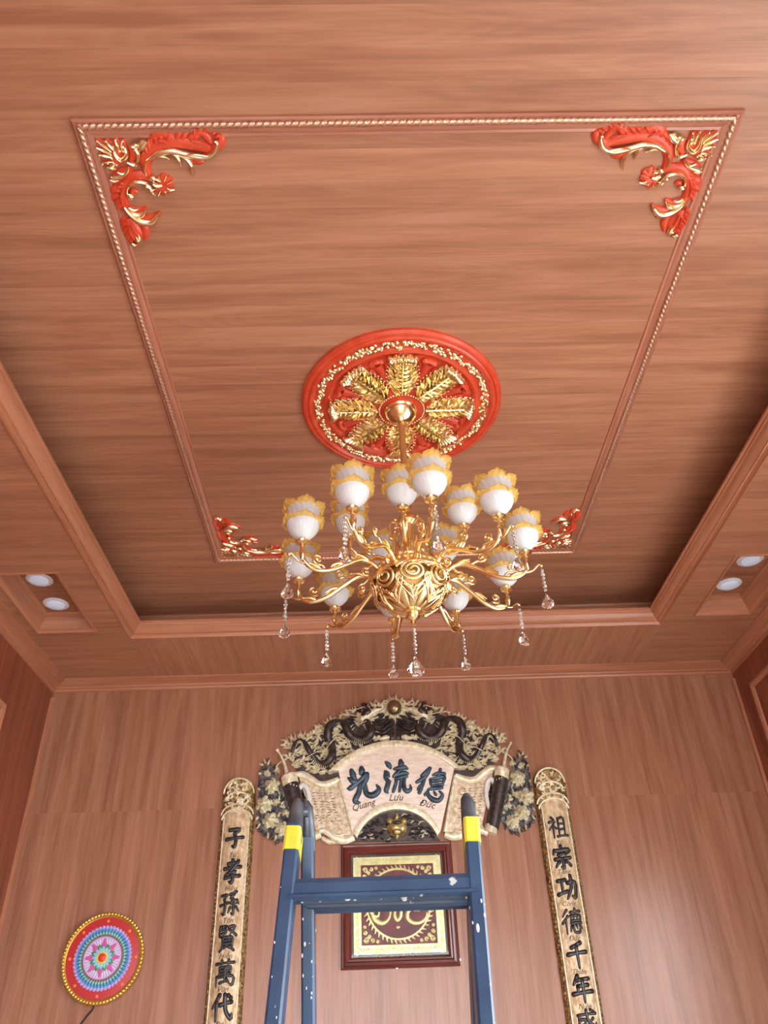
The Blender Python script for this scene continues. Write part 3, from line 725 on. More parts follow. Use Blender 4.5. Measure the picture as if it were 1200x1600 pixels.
# --- arms (local: along +x from the axis)
def arm_mesh(path, r0, r1, scrolls, leaves, name):
    s = MB(); P = catmull(path, 6)
    s.tube([(r, 0, z) for r, z in P], [r0+(r1-r0)*k/(len(P)-1) for k in range(len(P))], 8)
    for sc, rad in scrolls:
        Q = catmull(sc, 6); s.tube([(r, 0, z) for r, z in Q], [rad*(1-0.55*k/(len(Q)-1)) for k in range(len(Q))], 7)
        s.sphere((Q[-1][0], 0, Q[-1][1]), rad*1.3, 7, 5)
    for (r, z, dr, dz, wd) in leaves:
        for sg in (-1, 0, 1):
            s.tube(catmull([(r, 0, z), (r+dr*.5, sg*wd*.6, z+dz*.5+0.006), (r+dr, sg*wd, z+dz)], 4), [0.004, 0.0055, 0.006, 0.005, 0.0015] if False else [0.003+0.004*math.sin(PI*min(1, k/8+.1)) for k in range(9)][:len(catmull([(0,0,0),(1,1,1),(2,2,2)], 4))], 6)
    me = s.mesh(name, True, 60); me.materials.append(GOLD); return me
def spiral(cx, cz, r, turns, a0, dirn=1, n=12):
    return [(cx+(r*(1-0.8*k/n))*math.cos(a0+dirn*turns*2*PI*k/n), cz+(r*(1-0.8*k/n))*math.sin(a0+dirn*turns*2*PI*k/n)) for k in range(n+1)]
armA = arm_mesh([(0.115, 1.425), (0.150, 1.462), (0.195, 1.470), (0.250, 1.440), (0.310, 1.402), (0.365, 1.388), (0.405, 1.405), (0.421, 1.440), (0.421, 1.468)], 0.0095, 0.0075,
    [([(0.215, 1.462), (0.245, 1.475)]+spiral(0.262, 1.492, 0.020, 1.2, -PI/2), 0.0055),
     ([(0.330, 1.392), (0.345, 1.41)]+spiral(0.362, 1.432, 0.021, 1.2, -PI/2), 0.0055),
     ([(0.15, 1.462), (0.17, 1.44)]+spiral(0.178, 1.42, 0.018, 1.1, PI/2, -1), 0.005),
     ([(0.405, 1.405), (0.432, 1.408), (0.452, 1.424), (0.462, 1.432), (0.468, 1.426)], 0.0048)],
    [(0.16, 1.465, 0.06, 0.014, 0.014), (0.26, 1.435, 0.055, -0.022, 0.012), (0.345, 1.388, 0.055, 0.012, 0.013), (0.42, 1.415, 0.0, 0.035, 0.012)], 'lower_arm')
armB = arm_mesh([(0.055, 1.465), (0.085, 1.505), (0.125, 1.515), (0.165, 1.497), (0.200, 1.507), (0.220, 1.540), (0.221, 1.577)], 0.0085, 0.007,
    [([(0.12, 1.515), (0.135, 1.53)]+spiral(0.148, 1.545, 0.017, 1.2, -PI/2), 0.005), ([(0.09, 1.505), (0.10, 1.48)]+spiral(0.115, 1.47, 0.014, 1.1, PI, 1), 0.0045)],
    [(0.09, 1.505, 0.05, 0.006, 0.012), (0.19, 1.503, 0.03, 0.035, 0.012)], 'upper_arm')
for nA, R_, zn, ph, me, nm in ((10, 0.421, 1.496, -0.132, armA, 'lower_arm'), (5, 0.221, 1.605, 0.124, armB, 'upper_arm')):
    for k in range(nA):
        a = ph-2*PI*k/nA; x, y = R_*math.sin(-a), -R_*math.cos(a); th = math.atan2(y, x)
        link(nm, me, None, ch, Vector((HX, HY, Z0))-ch.location, (0, 0, th))
        shade(x, y, zn, th+0.3*k, 1.0 if nA == 10 else 0.97)
        if nA == 10:
            kk = 0.468/R_; strand(x*kk, y*kk, 1.424, 0.45*math.sin(2.3*k))
strand(0, 0, 1.250, 0.1, True)

# ------------------------------------------------------------------ carved plaque on the back wall
PCX = 0.138-0.155
PZB = 1.55+1.045
plaque = thing('carved_plaque', 'carved black and gold fan-shaped plaque with two dragons, pearl and three large characters', 'plaque', (PCX, WY, PZB))
def wl(u, v, w): return (PCX+u, WY-w, v)
def Lp(x, y):                            # left half crop -> plaque coords
    X, Z = on_wall(380+x/4.6154, 1070+y/4.6154); return (X-PCX, Z)
def Fp(x, y):                            # fan crop
    X, Z = on_wall(510+x/5.4545, 1150+y/5.4545); return (X-PCX, Z)
LS = 0.00084; FS = 0.00071               # metres per crop pixel
def squeeze(u):                           # keep the flower sprays clear of the couplet boards
    if u > 0.5: return min(0.795, 0.5+(u-0.5)*0.875)
    if u < -0.5: return max(-0.826, -0.5-(-u-0.5)*0.96)
    return u
def both(fn, name, M, angle=60, **k):
    """build a traced left half and its mirror as two parts"""
    for s in (1, -1):
        g = MB(); fn(g)
        if s < 0: g.mirror()
        g.map(lambda u, v, w: (squeeze(u), v, w))
        g.map(wl).build(name, M, plaque, angle=angle, **k)
def plate(g): g.prism([Lp(*p) for p in ((330,430),(380,410),(460,410),(540,350),(620,300),(720,255),(820,215),(920,165),(1000,130),(1092,110),(1092,430),(900,450),(760,560),(690,660),(560,700),(420,640),(345,590),(345,500))], 0.0, 0.010)
both(plate, 'backing_plate', BRONZE)
body_path = [(350,500),(365,450),(400,412),(440,430),(480,490),(530,560),(590,580),(640,530),(640,450),(612,385),(630,310),(690,285),(735,310),(765,370),(820,405),(890,395),(925,345),(890,280),(880,235),(905,205)]
def dragon(g):
    P = catmull([(*Lp(*p), 0.030) for p in body_path], 6); N = len(P)
    R = [(0.011+0.0165*min(1, 2.2*i/N)) for i in range(N)]
    P = [(p[0], p[1], 0.026+0.010*math.sin(i*0.35)) for i, p in enumerate(P)]
    g.tube(P, R, 10)
both(dragon, 'dragon_body', BRONZE)
def belly(g):
    P = catmull([Lp(*p) for p in body_path], 6); N = len(P)
    for i in range(6, N-2):
        a, b = P[i-1], P[i+1]; dx, dy = b[0]-a[0], b[1]-a[1]; L = math.hypot(dx, dy); nx, ny = dy/L, -dx/L
        if ny > 0: nx, ny = -nx, -ny
        r = 0.011+0.0165*min(1, 2.2*i/N)
        if ny < -0.45:
            g.blade([(P[i][0]+nx*r*0.2, P[i][1]+ny*r*0.2), (P[i][0]+nx*r*0.7, P[i][1]+ny*r*0.7), (P[i][0]+nx*r*1.15, P[i][1]+ny*r*1.15)], [0.002, 0.0034, 0.002], 0.012, 0.036-0.006, 2)
        elif i % 2 == 0:
            g.blade([(P[i][0]-nx*r*0.8, P[i][1]-ny*r*0.8), (P[i][0]-nx*r*1.3-dx/L*.004, P[i][1]-ny*r*1.3-dy/L*.004), (P[i][0]-nx*r*1.9-dx/L*.012, P[i][1]-ny*r*1.9-dy/L*.012)], [0.004, 0.0035, 0.0006], 0.010, 0.02, 2)
both(belly, 'dragon_scales', ANTIQ)
def flame(g, x, y, ang, L, wd, curl, w0=0.008, h=0.016):
    """S-curved flame from Lp(x, y); ang in picture sense (0 = right, 90 = up)"""
    u, v = Lp(x, y); a = math.radians(ang); P = [(u, v)]; 
    for k in range(4):
        a += curl*(1 if k < 2 else -1.1); u += math.cos(a)*L/4; v += math.sin(a)*L/4; P.append((u, v))
    g.blade(P, [wd*0.5, wd, wd*0.9, wd*0.6, wd*0.1], h, w0, 3)
def flames(g):
    r = random.Random(11)
    edge = [(325,520,170),(310,450,165),(325,420,140),(360,400,125),(420,390,110),(480,380,105),(530,350,130),(570,315,140),(610,285,110),(640,275,80),(690,255,120),(750,225,140),(800,205,130)]
    for (x, y, a) in edge:
        for k in range(5): flame(g, x+r.uniform(-18, 18), y+r.uniform(-10, 14), a+r.uniform(-40, 40), r.uniform(.03, .055), r.uniform(.005, .008), r.uniform(-.5, .5))
    poly = [(335,440),(420,400),(540,345),(640,290),(700,300),(760,400),(880,420),(840,470),(730,560),(660,620),(600,660),(500,640),(400,610),(340,560)]
    def inside(x, y):
        c = False
        for i in range(len(poly)):
            (xa, ya), (xb, yb) = poly[i], poly[i-1]
            if (ya > y) != (yb > y) and x < (xb-xa)*(y-ya)/(yb-ya)+xa: c = not c
        return c
    n = 0
    while n < 300:
        x, y = r.uniform(330, 900), r.uniform(280, 670)
        if not inside(x, y): continue
        n += 1; flame(g, x, y, r.choice((150, 170, 190, 20, -10))+r.uniform(-25, 25), r.uniform(.022, .045), r.uniform(.0045, .0075), r.uniform(-.7, .7), 0.008+r.uniform(0, .006), r.uniform(.010, .020))
both(flames, 'flame_clouds', ANTIQ, kind='stuff')
def curls(g):
    for (x, y, rad, d) in ((575,470,26,1),(430,490,20,-1),(740,440,24,1),(700,500,22,-1),(520,610,22,1),(640,590,20,-1),(400,560,20,1),(850,440,16,1),(470,600,18,-1),(350,540,18,1)):
        P = []
        for k in range(14):
            t = k/13; q = rad*(1.0-0.8*t); th = d*(3.2*PI*t)+0.6
            P.append(Lp(x+q*math.cos(th), y+q*math.sin(th)))
        g.blade(P, [0.0042]*13+[0.002], 0.012, 0.016, 2)
both(curls, 'cloud_curls', ANTIQ)
for pts in (((560,545),(600,480),(660,410),(720,390)), ((480,530),(540,500),(600,495)), ((880,250),(820,245),(760,235),(690,240)), ((900,300),(930,330),(925,290)), ((870,180),(800,200),(740,205)), ((890,280),(840,300),(800,280))):
    both(lambda g: g.tube([(p[0], p[1], 0.046) for p in catmull([Lp(*p) for p in pts], 5)], 0.0028, 6), 'dragon_whisker', ANTIQ)
def head(g):
    g.blade([Lp(850,265), Lp(895,235), Lp(940,205), Lp(990,188)], [0.018, 0.028, 0.021, 0.010], 0.034, 0.022, 4)
    r = random.Random(31)
    for k in range(46):                                   # ruff of gold flames round the head, up to the pearl
        x = r.uniform(835, 1010); y = 268-(x-835)*0.62+r.uniform(-34, 40)
        flame(g, x, y, r.choice((30, 60, 110, 150, 175))+r.uniform(-25, 25), r.uniform(.026, .046), r.uniform(.005, .008), r.uniform(-.6, .6), 0.010+r.uniform(0, .008), r.uniform(.014, .022))
    g.blade([Lp(900,262), Lp(940,255), Lp(975,240)], [0.006, 0.008, 0.003], 0.022, 0.020, 4)
    g.sphere((*Lp(925,208), 0.050), 0.006, 8, 6)
    for (x, y, a, L) in ((880,210,120,.035),(895,195,105,.04),(915,180,100,.038),(935,170,85,.04),(950,160,75,.034),(970,165,55,.03),(865,235,150,.04),(855,255,175,.045),(990,185,25,.02),(980,200,-10,.02),(870,270,200,.035),(840,250,165,.04),(850,225,140,.035),(930,150,110,.03),(960,140,80,.03)):
        flame(g, x, y, a, L, 0.0055, 0.3, 0.016, 0.020)
both(head, 'dragon_head', ANTIQ)
def mane(g):
    for (x, y, a, L) in ((870,215,150,.06),(860,200,140,.07),(880,180,150,.06),(840,250,165,.08),(850,235,155,.07),(890,170,125,.05),(905,150,140,.045),(820,270,170,.06)):
        flame(g, x, y, a, L, 0.0065, 0.25, 0.008, 0.014)
both(mane, 'dragon_mane', BRONZE)
def clouds(g):
    for (x, y, a, L, wd) in ((1085,250,180,.12,.010),(1085,285,180,.13,.011),(1080,320,178,.11,.012),(1000,260,150,.07,.009),(960,330,190,.07,.009),(1080,225,165,.07,.009),(1010,300,20,.06,.008)):
        flame(g, x, y, a, L, wd, 0.35, 0.010, 0.022)
    g.prism([Lp(1066,350), Lp(1091,350), Lp(1091,410), Lp(1066,410)], 0.01, 0.03, 0.003)
both(clouds, 'dark_clouds', BRONZE)
def cl2(g):
    for (x, y, a, L, wd) in ((1055,385,165,.085,.016),(985,375,200,.05,.012),(960,390,150,.04,.010),(1050,400,190,.09,.008)): flame(g, x, y, a, L, wd, 0.3, 0.014, 0.020)
both(cl2, 'pale_clouds', ANTIQ)
# pearl with flaming halo
pc = Lp(1088, 182)
MB().sphere((pc[0], pc[1], 0.048), 0.046, 22, 14, (1, 1, 0.75)).map(wl).build('pearl', PEARL, plaque)
h = MB(); r = random.Random(4)
for k in range(26):
    a = 2*PI*k/26; L = 0.034+0.022*(k % 2)+(0.012 if 60 < math.degrees(a) < 120 else 0)
    u, v = pc[0]+0.042*math.cos(a), pc[1]+0.042*math.sin(a); P = [(u, v)]; b_ = a+0.3
    for q in range(3): u += math.cos(b_)*L/3; v += math.sin(b_)*L/3; b_ += (-0.5 if q else 0.2); P.append((u, v))
    h.blade(P, [0.008, 0.010, 0.006, 0.001], 0.022, 0.010, 3)
for k in range(20):
    a = 2*PI*k/20+.1; h.sphere((pc[0]+0.051*math.cos(a), pc[1]+0.051*math.sin(a), 0.032), 0.0075, 7, 5)
h.map(wl).build('pearl_halo', ANTIQ, plaque, angle=60)
# fan panel
def arc3(a, b, c, n):
    """points of the circle through three points, from a to c by way of b"""
    (ax, ay), (bx_, by), (cx_, cy_) = a, b, c
    d = 2*(ax*(by-cy_)+bx_*(cy_-ay)+cx_*(ay-by))
    ux = ((ax*ax+ay*ay)*(by-cy_)+(bx_*bx_+by*by)*(cy_-ay)+(cx_*cx_+cy_*cy_)*(ay-by))/d
    uy = ((ax*ax+ay*ay)*(cx_-bx_)+(bx_*bx_+by*by)*(ax-cx_)+(cx_*cx_+cy_*cy_)*(bx_-ax))/d
    R_ = math.hypot(ax-ux, ay-uy); t0 = math.atan2(ay-uy, ax-ux); t1 = math.atan2(cy_-uy, cx_-ux)
    return [(ux+R_*math.cos(t0+(t1-t0)*k/n), uy+R_*math.sin(t0+(t1-t0)*k/n)) for k in range(n+1)]
top_o = arc3(Fp(18,325), Fp(590,58), Fp(1150,300), 28); top_i = arc3(Fp(105,315), Fp(590,108), Fp(1085,292), 28)
bot_o = arc3(Fp(232,850), Fp(597,580), Fp(968,830), 22); bot_i = arc3(Fp(262,880), Fp(597,640), Fp(940,862), 22)
MB().loft([[(p[0], p[1], w) for p in top_i+bot_o[::-1]] for w in (0.0, 0.034)]).map(wl).build('fan_panel', PANEL, plaque, smooth=False)
def strip(g, A, B, w0, w1):
    for k in range(len(A)-1):
        pass
    rings = [[(a[0], a[1], w0), (a[0], a[1], w1), (a[0]*.5+b[0]*.5, a[1]*.5+b[1]*.5, w1+0.004), (b[0], b[1], w1), (b[0], b[1], w0)] for a, b in zip(A, B)]
    g.loft(rings)
g = MB(); strip(g, top_o, top_i, 0.0, 0.046); g.map(wl).build('fan_border', ANTIQ, plaque, angle=50)
g = MB(); strip(g, bot_o, bot_i, 0.0, 0.046); g.map(wl).build('fan_border', ANTIQ, plaque, angle=50)
kb = Fp(588, 98); MB().sphere((kb[0], kb[1], 0.05), 0.018, 14, 8, (1, 1, 0.6)).map(wl).build('fan_knob', ANTIQ, plaque)
# relief below the fan: dark waves with a gold mask
MB().loft([[(p[0], p[1], w) for p in bot_i+[Fp(968, 895), Fp(240, 905)]] for w in (0.0, 0.014)]).map(wl).build('lower_plate', BRONZE, plaque, smooth=False)
g = MB(); g2 = MB(); g3 = MB(); r = random.Random(21)
for k in range(90):
    x = r.uniform(290, 920); top = 650+((x-597)/330)**2*170; y = r.uniform(top+30, 880)
    u, v = Fp(x, y); a = r.uniform(-0.5, 0.5)+(PI if x < 597 else 0); L = r.uniform(.02, .045)
    P = [(u, v), (u+math.cos(a+.5)*L*.5, v+math.sin(a+.5)*L*.5), (u+math.cos(a)*L, v+math.sin(a)*L)]
    (g if k % 5 else g3).blade(P, [0.003, 0.0055, 0.001], 0.012, 0.012, 3)
g.map(wl).build('dark_waves', BRONZE, plaque, angle=60); g3.map(wl).build('gold_waves', ANTIQ, plaque, angle=60, kind='stuff')
for s in (-1, 1):
    for q in range(7):
        a = PI/2+s*(0.5+0.36*q); u, v = Fp(600+s*62, 790); L = 0.075-0.004*q
        g2.blade([(u, v), (u+math.cos(a+.3*s)*L*.6, v+math.sin(a+.3*s)*L*.6), (u+math.cos(a)*L, v+math.sin(a)*L)], [0.009, 0.013, 0.003], 0.024, 0.014, 3)
    g2.sphere((*Fp(600+s*58, 742), 0.036), 0.020, 10, 7)
u, v = Fp(600, 790); g2.sphere((u, v, 0.026), 0.050, 14, 9, (1.2, .9, .6)); g2.sphere((*Fp(600,830), 0.042), 0.022, 12, 8, (1.4, .8, .8)); g2.blade([Fp(600,850), Fp(600,885)], [0.02, 0.006], 0.02, 0.014)
g2.blade([Fp(600,720), Fp(600,690), Fp(600,655)], [0.010, 0.014, 0.002], 0.018, 0.014)
g2.map(wl).build('gold_mask', mottled('aged_mask_gold', srgb(226,206,140), srgb(128,104,62), 30, rough=0.3, metal=0.5), plaque, angle=60)
g = MB(); g.sphere((*Fp(600,758), 0.054), 0.018, 10, 7, (1.5, .7, .6)); g.map(wl).build('mask_brow', BRONZE, plaque)
# side scrolls
def scroll_panel(g): g.prism([Lp(*p) for p in ((395,655),(470,690),(560,735),(640,720),(692,690),(745,880),(800,1090),(690,1095),(600,1065),(530,1070),(470,880))], 0.0, 0.026)
both(scroll_panel, 'scroll_panel', SCROLLP, smooth=False)
def scroll_edges(g):
    g.blade([Lp(*p) for p in ((375,655),(430,655),(490,690),(545,725),(610,725),(690,690))], [x*LS for x in (18,24,26,24,24,20)], 0.016, 0.024, 5)
    g.blade([Lp(*p) for p in ((520,1075),(580,1058),(630,1080),(680,1115),(740,1125),(800,1105))], [x*LS for x in (12,20,26,30,28,24)], 0.018, 0.022, 5)
    g.blade([Lp(*p) for p in ((570,1110),(620,1135),(690,1142))], [x*LS for x in (14,18,8)], 0.016, 0.012, 5)
    g.blade([Lp(*p) for p in ((640,1070),(655,1090),(690,1100),(730,1085))], [x*LS for x in (6,10,10,5)], 0.012, 0.034, 5)
    g.blade([Lp(*p) for p in ((690,690),(742,880),(798,1090))], [x*LS for x in (13,13,13)], 0.012, 0.024, 5)
both(scroll_edges, 'scroll_border', ANTIQ)
def scroll_script(g):
    r = random.Random(2)
    for i in range(11):
        for j in range(4):
            y = 790+i*20; x = 490+(y-780)*0.24+j*44+r.uniform(-8, 8)
            g.blade([Lp(x, y), Lp(x+r.uniform(10, 30), y+r.uniform(-7, 7))], [0.0022, 0.0012], 0.003, 0.0255, 1)
both(scroll_script, 'scroll_script', INKBR)
# rods with gold caps
def rod(g): g.tube([(*Lp(340,735), 0.034), (*Lp(385,880), 0.034), (*Lp(450,1085), 0.034)], [0.050, 0.048, 0.042], 18)
both(rod, 'scroll_rod', BRONZE, angle=40)
def rodcap(g):
    a = Vector((*Lp(322,660), 0.034)); b = Vector((*Lp(345,745), 0.034)); g.tube([a, a.lerp(b, .12), a.lerp(b, .8), b], [0.040, 0.050, 0.050, 0.046], 20)
    for k in range(16):
        t = 2*PI*k/16; d = Vector((0.05*math.cos(t)*.97, 0, 0.034*0)); q = b+Vector((0.047*math.cos(t), -0.013*math.cos(t)+0, 0.047*math.sin(t))); 
        if q.z > 0: g.sphere(tuple(q), 0.006, 6, 5)
both(rodcap, 'rod_cap', ANTIQ, angle=40)
both(lambda g: g.tube([(*Lp(455,1070), 0.032), (*Lp(470,1125), 0.032)], [0.040, 0.044], 18), 'rod_foot', ANTIQ, angle=40)
both(lambda g: g.tube([(*Lp(490,1120), 0.03), (*Lp(560,1085), 0.03)], [0.020, 0.022], 12), 'scroll_roll', ANTIQ, angle=40)
def spike(g):
    g.tube([(*Lp(312,655), 0.034), (*Lp(295,590), 0.034), (*Lp(270,530), 0.034), (*Lp(240,487), 0.034)], [0.014, 0.010, 0.007, 0.006], 10); g.sphere((*Lp(240,485), 0.034), 0.011, 10, 7)
    g.tube([(p[0], p[1], 0.03) for p in catmull([Lp(*p) for p in ((230,600),(270,565),(320,540),(350,560))], 4)], 0.004, 6)
both(spike, 'rod_spike', ANTIQ)
def seal(g):
    P = []; c = Lp(428,850)
    pts = [(c[0]+0.040*math.cos(2*PI*k/22), c[1]+0.092*math.sin(2*PI*k/22), 0.03) for k in range(23)]; g.tube(pts, 0.016, 8)
both(seal, 'oval_ring', PAINTW)
def sealink(g):
    c = Lp(428,850)
    for k in range(5): g.blade([(c[0]-0.026, c[1]-0.05+k*0.024), (c[0]+0.026, c[1]-0.045+k*0.024)], [0.006, 0.006], 0.01, 0.014, 2)
    g.blade([(c[0], c[1]-0.06), (c[0], c[1]+0.06)], [0.005, 0.005], 0.012, 0.014, 2)
both(sealink, 'oval_seal', INKDK)
# flower sprays
def spray(g): g.prism([Lp(*p) for p in ((125,640),(150,585),(190,600),(225,650),(280,760),(345,900),(380,1010),(330,1090),(255,1125),(170,1075),(95,1020),(85,920),(95,800),(105,700))], 0.0, 0.008)
both(spray, 'spray_plate', LEAFDK)
def spray_leaves(g, seed=8, n=190):
    r = random.Random(seed); poly = [(115,640),(150,560),(200,600),(240,650),(290,770),(350,920),(370,1020),(300,1100),(240,1120),(150,1070),(85,1010),(80,900),(90,760)]
    cx_, cy_ = 205, 860; k = 0
    for i in range(len(poly)*3):
        j = i/3; a_, b_ = poly[int(j)], poly[(int(j)+1) % len(poly)]; t = j-int(j); x = a_[0]+(b_[0]-a_[0])*t; y = a_[1]+(b_[1]-a_[1])*t
        ang = math.degrees(math.atan2(-(y-cy_), x-cx_)); flame(g, x, y, ang+r.uniform(-40, 40)-20, r.uniform(.022, .036), r.uniform(.006, .009), r.uniform(-.2, .3), 0.006, 0.016)
    for i in range(n):
        t = r.random(); x = r.uniform(95, 330); y = r.uniform(600, 1090)
        if x > 200+(y-600)*0.36 or x < 80+max(0, (y-1000))*0.8: continue
        flame(g, x, y, r.uniform(0, 360), r.uniform(.018, .036), r.uniform(.005, .008), r.uniform(-.3, .3), 0.008, 0.018)
both(spray_leaves, 'spray_leaves', LEAFDK)
def spray_pale(g): spray_leaves(g, 19, 46)
both(lambda g: [flame(g, x, y, a, .034, .0075, .25, .018, .018) for (x, y, a) in ((150,575,95),(135,590,140),(165,585,50),(120,650,150),(230,620,60),(95,720,170),(90,800,190),(250,840,60),(265,870,20),(255,880,-40),(300,930,-20),(320,900,30),(290,900,80),(100,960,200),(110,1010,215),(170,1075,250),(230,1090,240),(215,1020,-30),(240,960,40),(170,800,60),(110,770,120),(200,930,-60),(260,800,100),(330,980,-10))], 'pale_leaves', CREAMF)
fm = MB()
for ring, (nP, rad, wd, hh, w0) in enumerate(((6, 0.036, 0.015, 0.018, 0.010), (5, 0.026, 0.012, 0.018, 0.024), (4, 0.014, 0.008, 0.012, 0.040))):
    for k in range(nP):
        a = 2*PI*k/nP+ring*0.5
        fm.blade([(0.2*rad*math.cos(a), 0.2*rad*math.sin(a)), (0.65*rad*math.cos(a), 0.65*rad*math.sin(a)), (rad*math.cos(a+.12), rad*math.sin(a+.12))], [wd*.42, wd*.95, wd*.66], hh, w0, 3, flat=0.25, lift=0.003)
fm.sphere((0, 0, 0.044), 0.008, 8, 6)
fm.map(lambda u, v, w: (u, -w, v)); fme = fm.mesh('peony', True, 60); fme.materials.append(CREAMF)
for s in (1, -1):
    for (x, y, k) in ((200,735,1.1),(132,872,1.2),(185,985,1.1),(272,1045,1.0),(225,850,0.6),(160,640,0.55),(232,625,0.5),(300,930,.6)):
        u, v = Lp(x, y); o = link('peony', fme, None, plaque, (max(-0.782, min(0.752, squeeze(s*u))), 0, v-PZB), (0, 0.6*x, 0)); k *= 1.15; o.scale = (k, k, k)
# three large characters, brush strokes traced on the fan panel: (x, y, half width) in crop pixels
CH = {'character_light': [[(300,288,20),(302,310,28),(292,335,16)], [(215,308,18),(226,340,27),(240,375,20)], [(185,372,8),(215,390,24),(246,410,22),(255,385,12)],
        [(182,462,8),(205,460,22),(255,420,20),(300,385,20),(335,350,28),(352,340,16)], [(345,340,22),(338,375,26),(318,420,22),(305,450,16)],
        [(290,430,20),(278,490,22),(255,540,24),(245,572,20),(285,582,10)], [(322,410,20),(332,460,22),(345,505,24),(385,520,26),(428,500,26),(448,465,20),(428,432,8)]],
      'character_flow': [[(508,240,14),(530,262,24),(545,285,14)], [(500,318,12),(520,335,20),(535,360,10)], [(505,325,14),(500,365,16),(525,400,20),(520,440,22),(508,480,20),(520,495,12)],
        [(632,228,18),(635,250,26),(628,285,14)], [(578,296,12),(610,292,20),(660,282,22),(688,292,12)], [(635,300,12),(600,335,20),(572,360,14)], [(572,360,12),(610,345,17),(660,330,20),(690,335,14)], [(590,385,14),(640,368,15),(685,362,12)],
        [(598,385,13),(588,430,15),(570,485,14),(560,492,6)], [(638,375,13),(630,430,15),(622,485,12)], [(668,365,14),(660,420,16),(668,470,20),(695,485,20),(718,462,14),(712,430,6)], [(545,400,9),(530,440,12),(522,470,9)]],
      'character_virtue': [[(880,290,16),(858,318,22),(815,355,18)], [(866,325,16),(825,375,20),(768,408,14)], [(832,385,16),(812,440,17),(790,498,16)], [(815,430,14),(790,450,12),(775,470,8)],
        [(905,348,10),(950,336,17),(1002,338,17)], [(968,298,14),(962,335,17),(945,372,12)], [(880,385,10),(935,375,15),(998,362,18),(996,400,13),(985,425,10)], [(884,388,13),(886,415,13),(890,432,10)], [(895,410,8),(940,403,9),(980,398,8)], [(890,440,10),(940,432,13),(990,430,12)],
        [(868,470,12),(930,462,14),(985,455,12)], [(862,480,12),(868,520,18),(905,555,22),(955,562,20),(985,520,16),(975,495,8)], [(915,490,10),(930,515,13)], [(960,485,9),(975,500,12)], [(850,490,8),(838,515,13)]]}
for nm, strokes in CH.items():
    g = MB()
    for st in strokes:
        g.blade([Fp(x, y) for x, y, _ in st], [wd*FS*1.06 for _, _, wd in st], 0.016, 0.032, 4, flat=0.82, tipz=0.6)
        for (x, y, wd) in (st[0], st[-1]): g.sphere((*Fp(x, y), 0.034), wd*FS*1.03, 10, 6, (1, 1, 0.7))
    g.map(wl).build(nm, INK, plaque, angle=60)
for txt, x, y, rz in (('Quang', 325, 607, 0.25), ('Lưu', 595, 538, 0.0), ('Đức', 862, 592, -0.25)):
    V, Fc = text_geo(txt, 0.052, 0.35, 0.004, 0.0012); u0, v0 = Fp(x, y)
    g = MB().add(V, Fc); g.map(lambda a, b, c: (u0+a*math.cos(rz)-b*math.sin(rz), v0+a*math.sin(rz)+b*math.cos(rz), 0.034+c)).map(wl).build('caption', INKBR, plaque, smooth=False)

# ------------------------------------------------------------------ couplet boards
GLYPH = {
 '子': '22,88 75,88 48,68;48,70 56,45 52,12 38,18;8,48 92,52',
 '孝': '28,84 72,86;50,98 49,64;10,64 90,68;78,92 50,60 12,36;34,46 68,48 50,34;50,36 54,18 48,4 36,9;16,26 88,30',
 '孫': '8,84 36,86 22,70;22,70 28,40 24,8 12,14;4,44 42,54;80,96 48,86;70,86 52,72 74,64 50,52 86,50;84,62 92,46;68,52 68,6 58,12;54,34 44,14;80,36 94,16',
 '賢': '14,94 14,56 46,56;14,94 44,94;16,82 40,82 40,68 16,68;28,94 28,82;28,68 28,56;54,90 84,92 60,58;56,82 92,56;28,50 28,14;28,50 74,50 74,14;30,38 72,38;30,27 72,27;28,15 74,15;40,14 18,0;60,14 84,0',
 '萬': '8,84 92,86;34,96 34,74;66,96 66,74;26,70 26,44;26,70 76,70 76,44;28,57 74,57;26,45 76,45;52,70 50,16;14,36 14,2;14,36 88,36 88,4 76,8;30,14 66,20;60,26 72,12',
 '代': '36,94 6,50;24,68 24,4;40,58 92,66;60,94 66,40 92,6 94,24;76,90 88,80',
 '榮': '20,94 12,80;40,94 46,82;30,98 28,80 14,66;30,82 44,68;62,94 56,80;86,94 92,82;74,98 72,80 58,66;74,82 90,68;10,60 6,46;10,60 92,60 86,48;18,40 84,42;50,54 50,2;48,38 14,8;52,38 90,8',
 '祖': '22,96 32,86;8,76 38,78 6,42;26,58 26,4;30,56 42,46;54,88 54,12;54,88 84,88 84,12;56,64 82,64;56,40 82,40;44,10 98,12',
 '宗': '48,98 54,88;14,82 8,66;14,80 90,82 82,66;32,62 70,64;12,44 90,46;52,44 52,4 40,10;32,32 14,12;68,32 88,14',
 '功': '8,80 46,82;27,80 27,28;4,24 50,34;54,68 94,70 88,8 72,14;74,96 72,50 46,4',
 '德': '30,96 8,72;32,72 4,46;20,58 20,4;46,86 94,88;70,98 68,72;46,72 46,52;46,72 92,72 90,52;60,72 60,54;76,72 76,54;46,52 92,52;44,42 94,42;44,30 38,12;54,30 58,8 82,8 84,20;68,34 72,22;86,32 94,20',
 '千': '72,94 26,78;6,54 94,58;50,82 52,2',
 '年': '34,98 12,68;28,82 84,84;30,60 78,62;30,60 28,36;4,34 96,38;54,82 54,2',
 '盛': '10,82 92,84;16,82 14,56 6,40;18,66 42,66 38,48 28,50;50,98 56,60 88,40 90,52;78,68 50,42;70,98 82,92;22,34 22,4;22,34 80,34 80,4;42,34 42,4;60,34 60,4;4,2 98,4'}
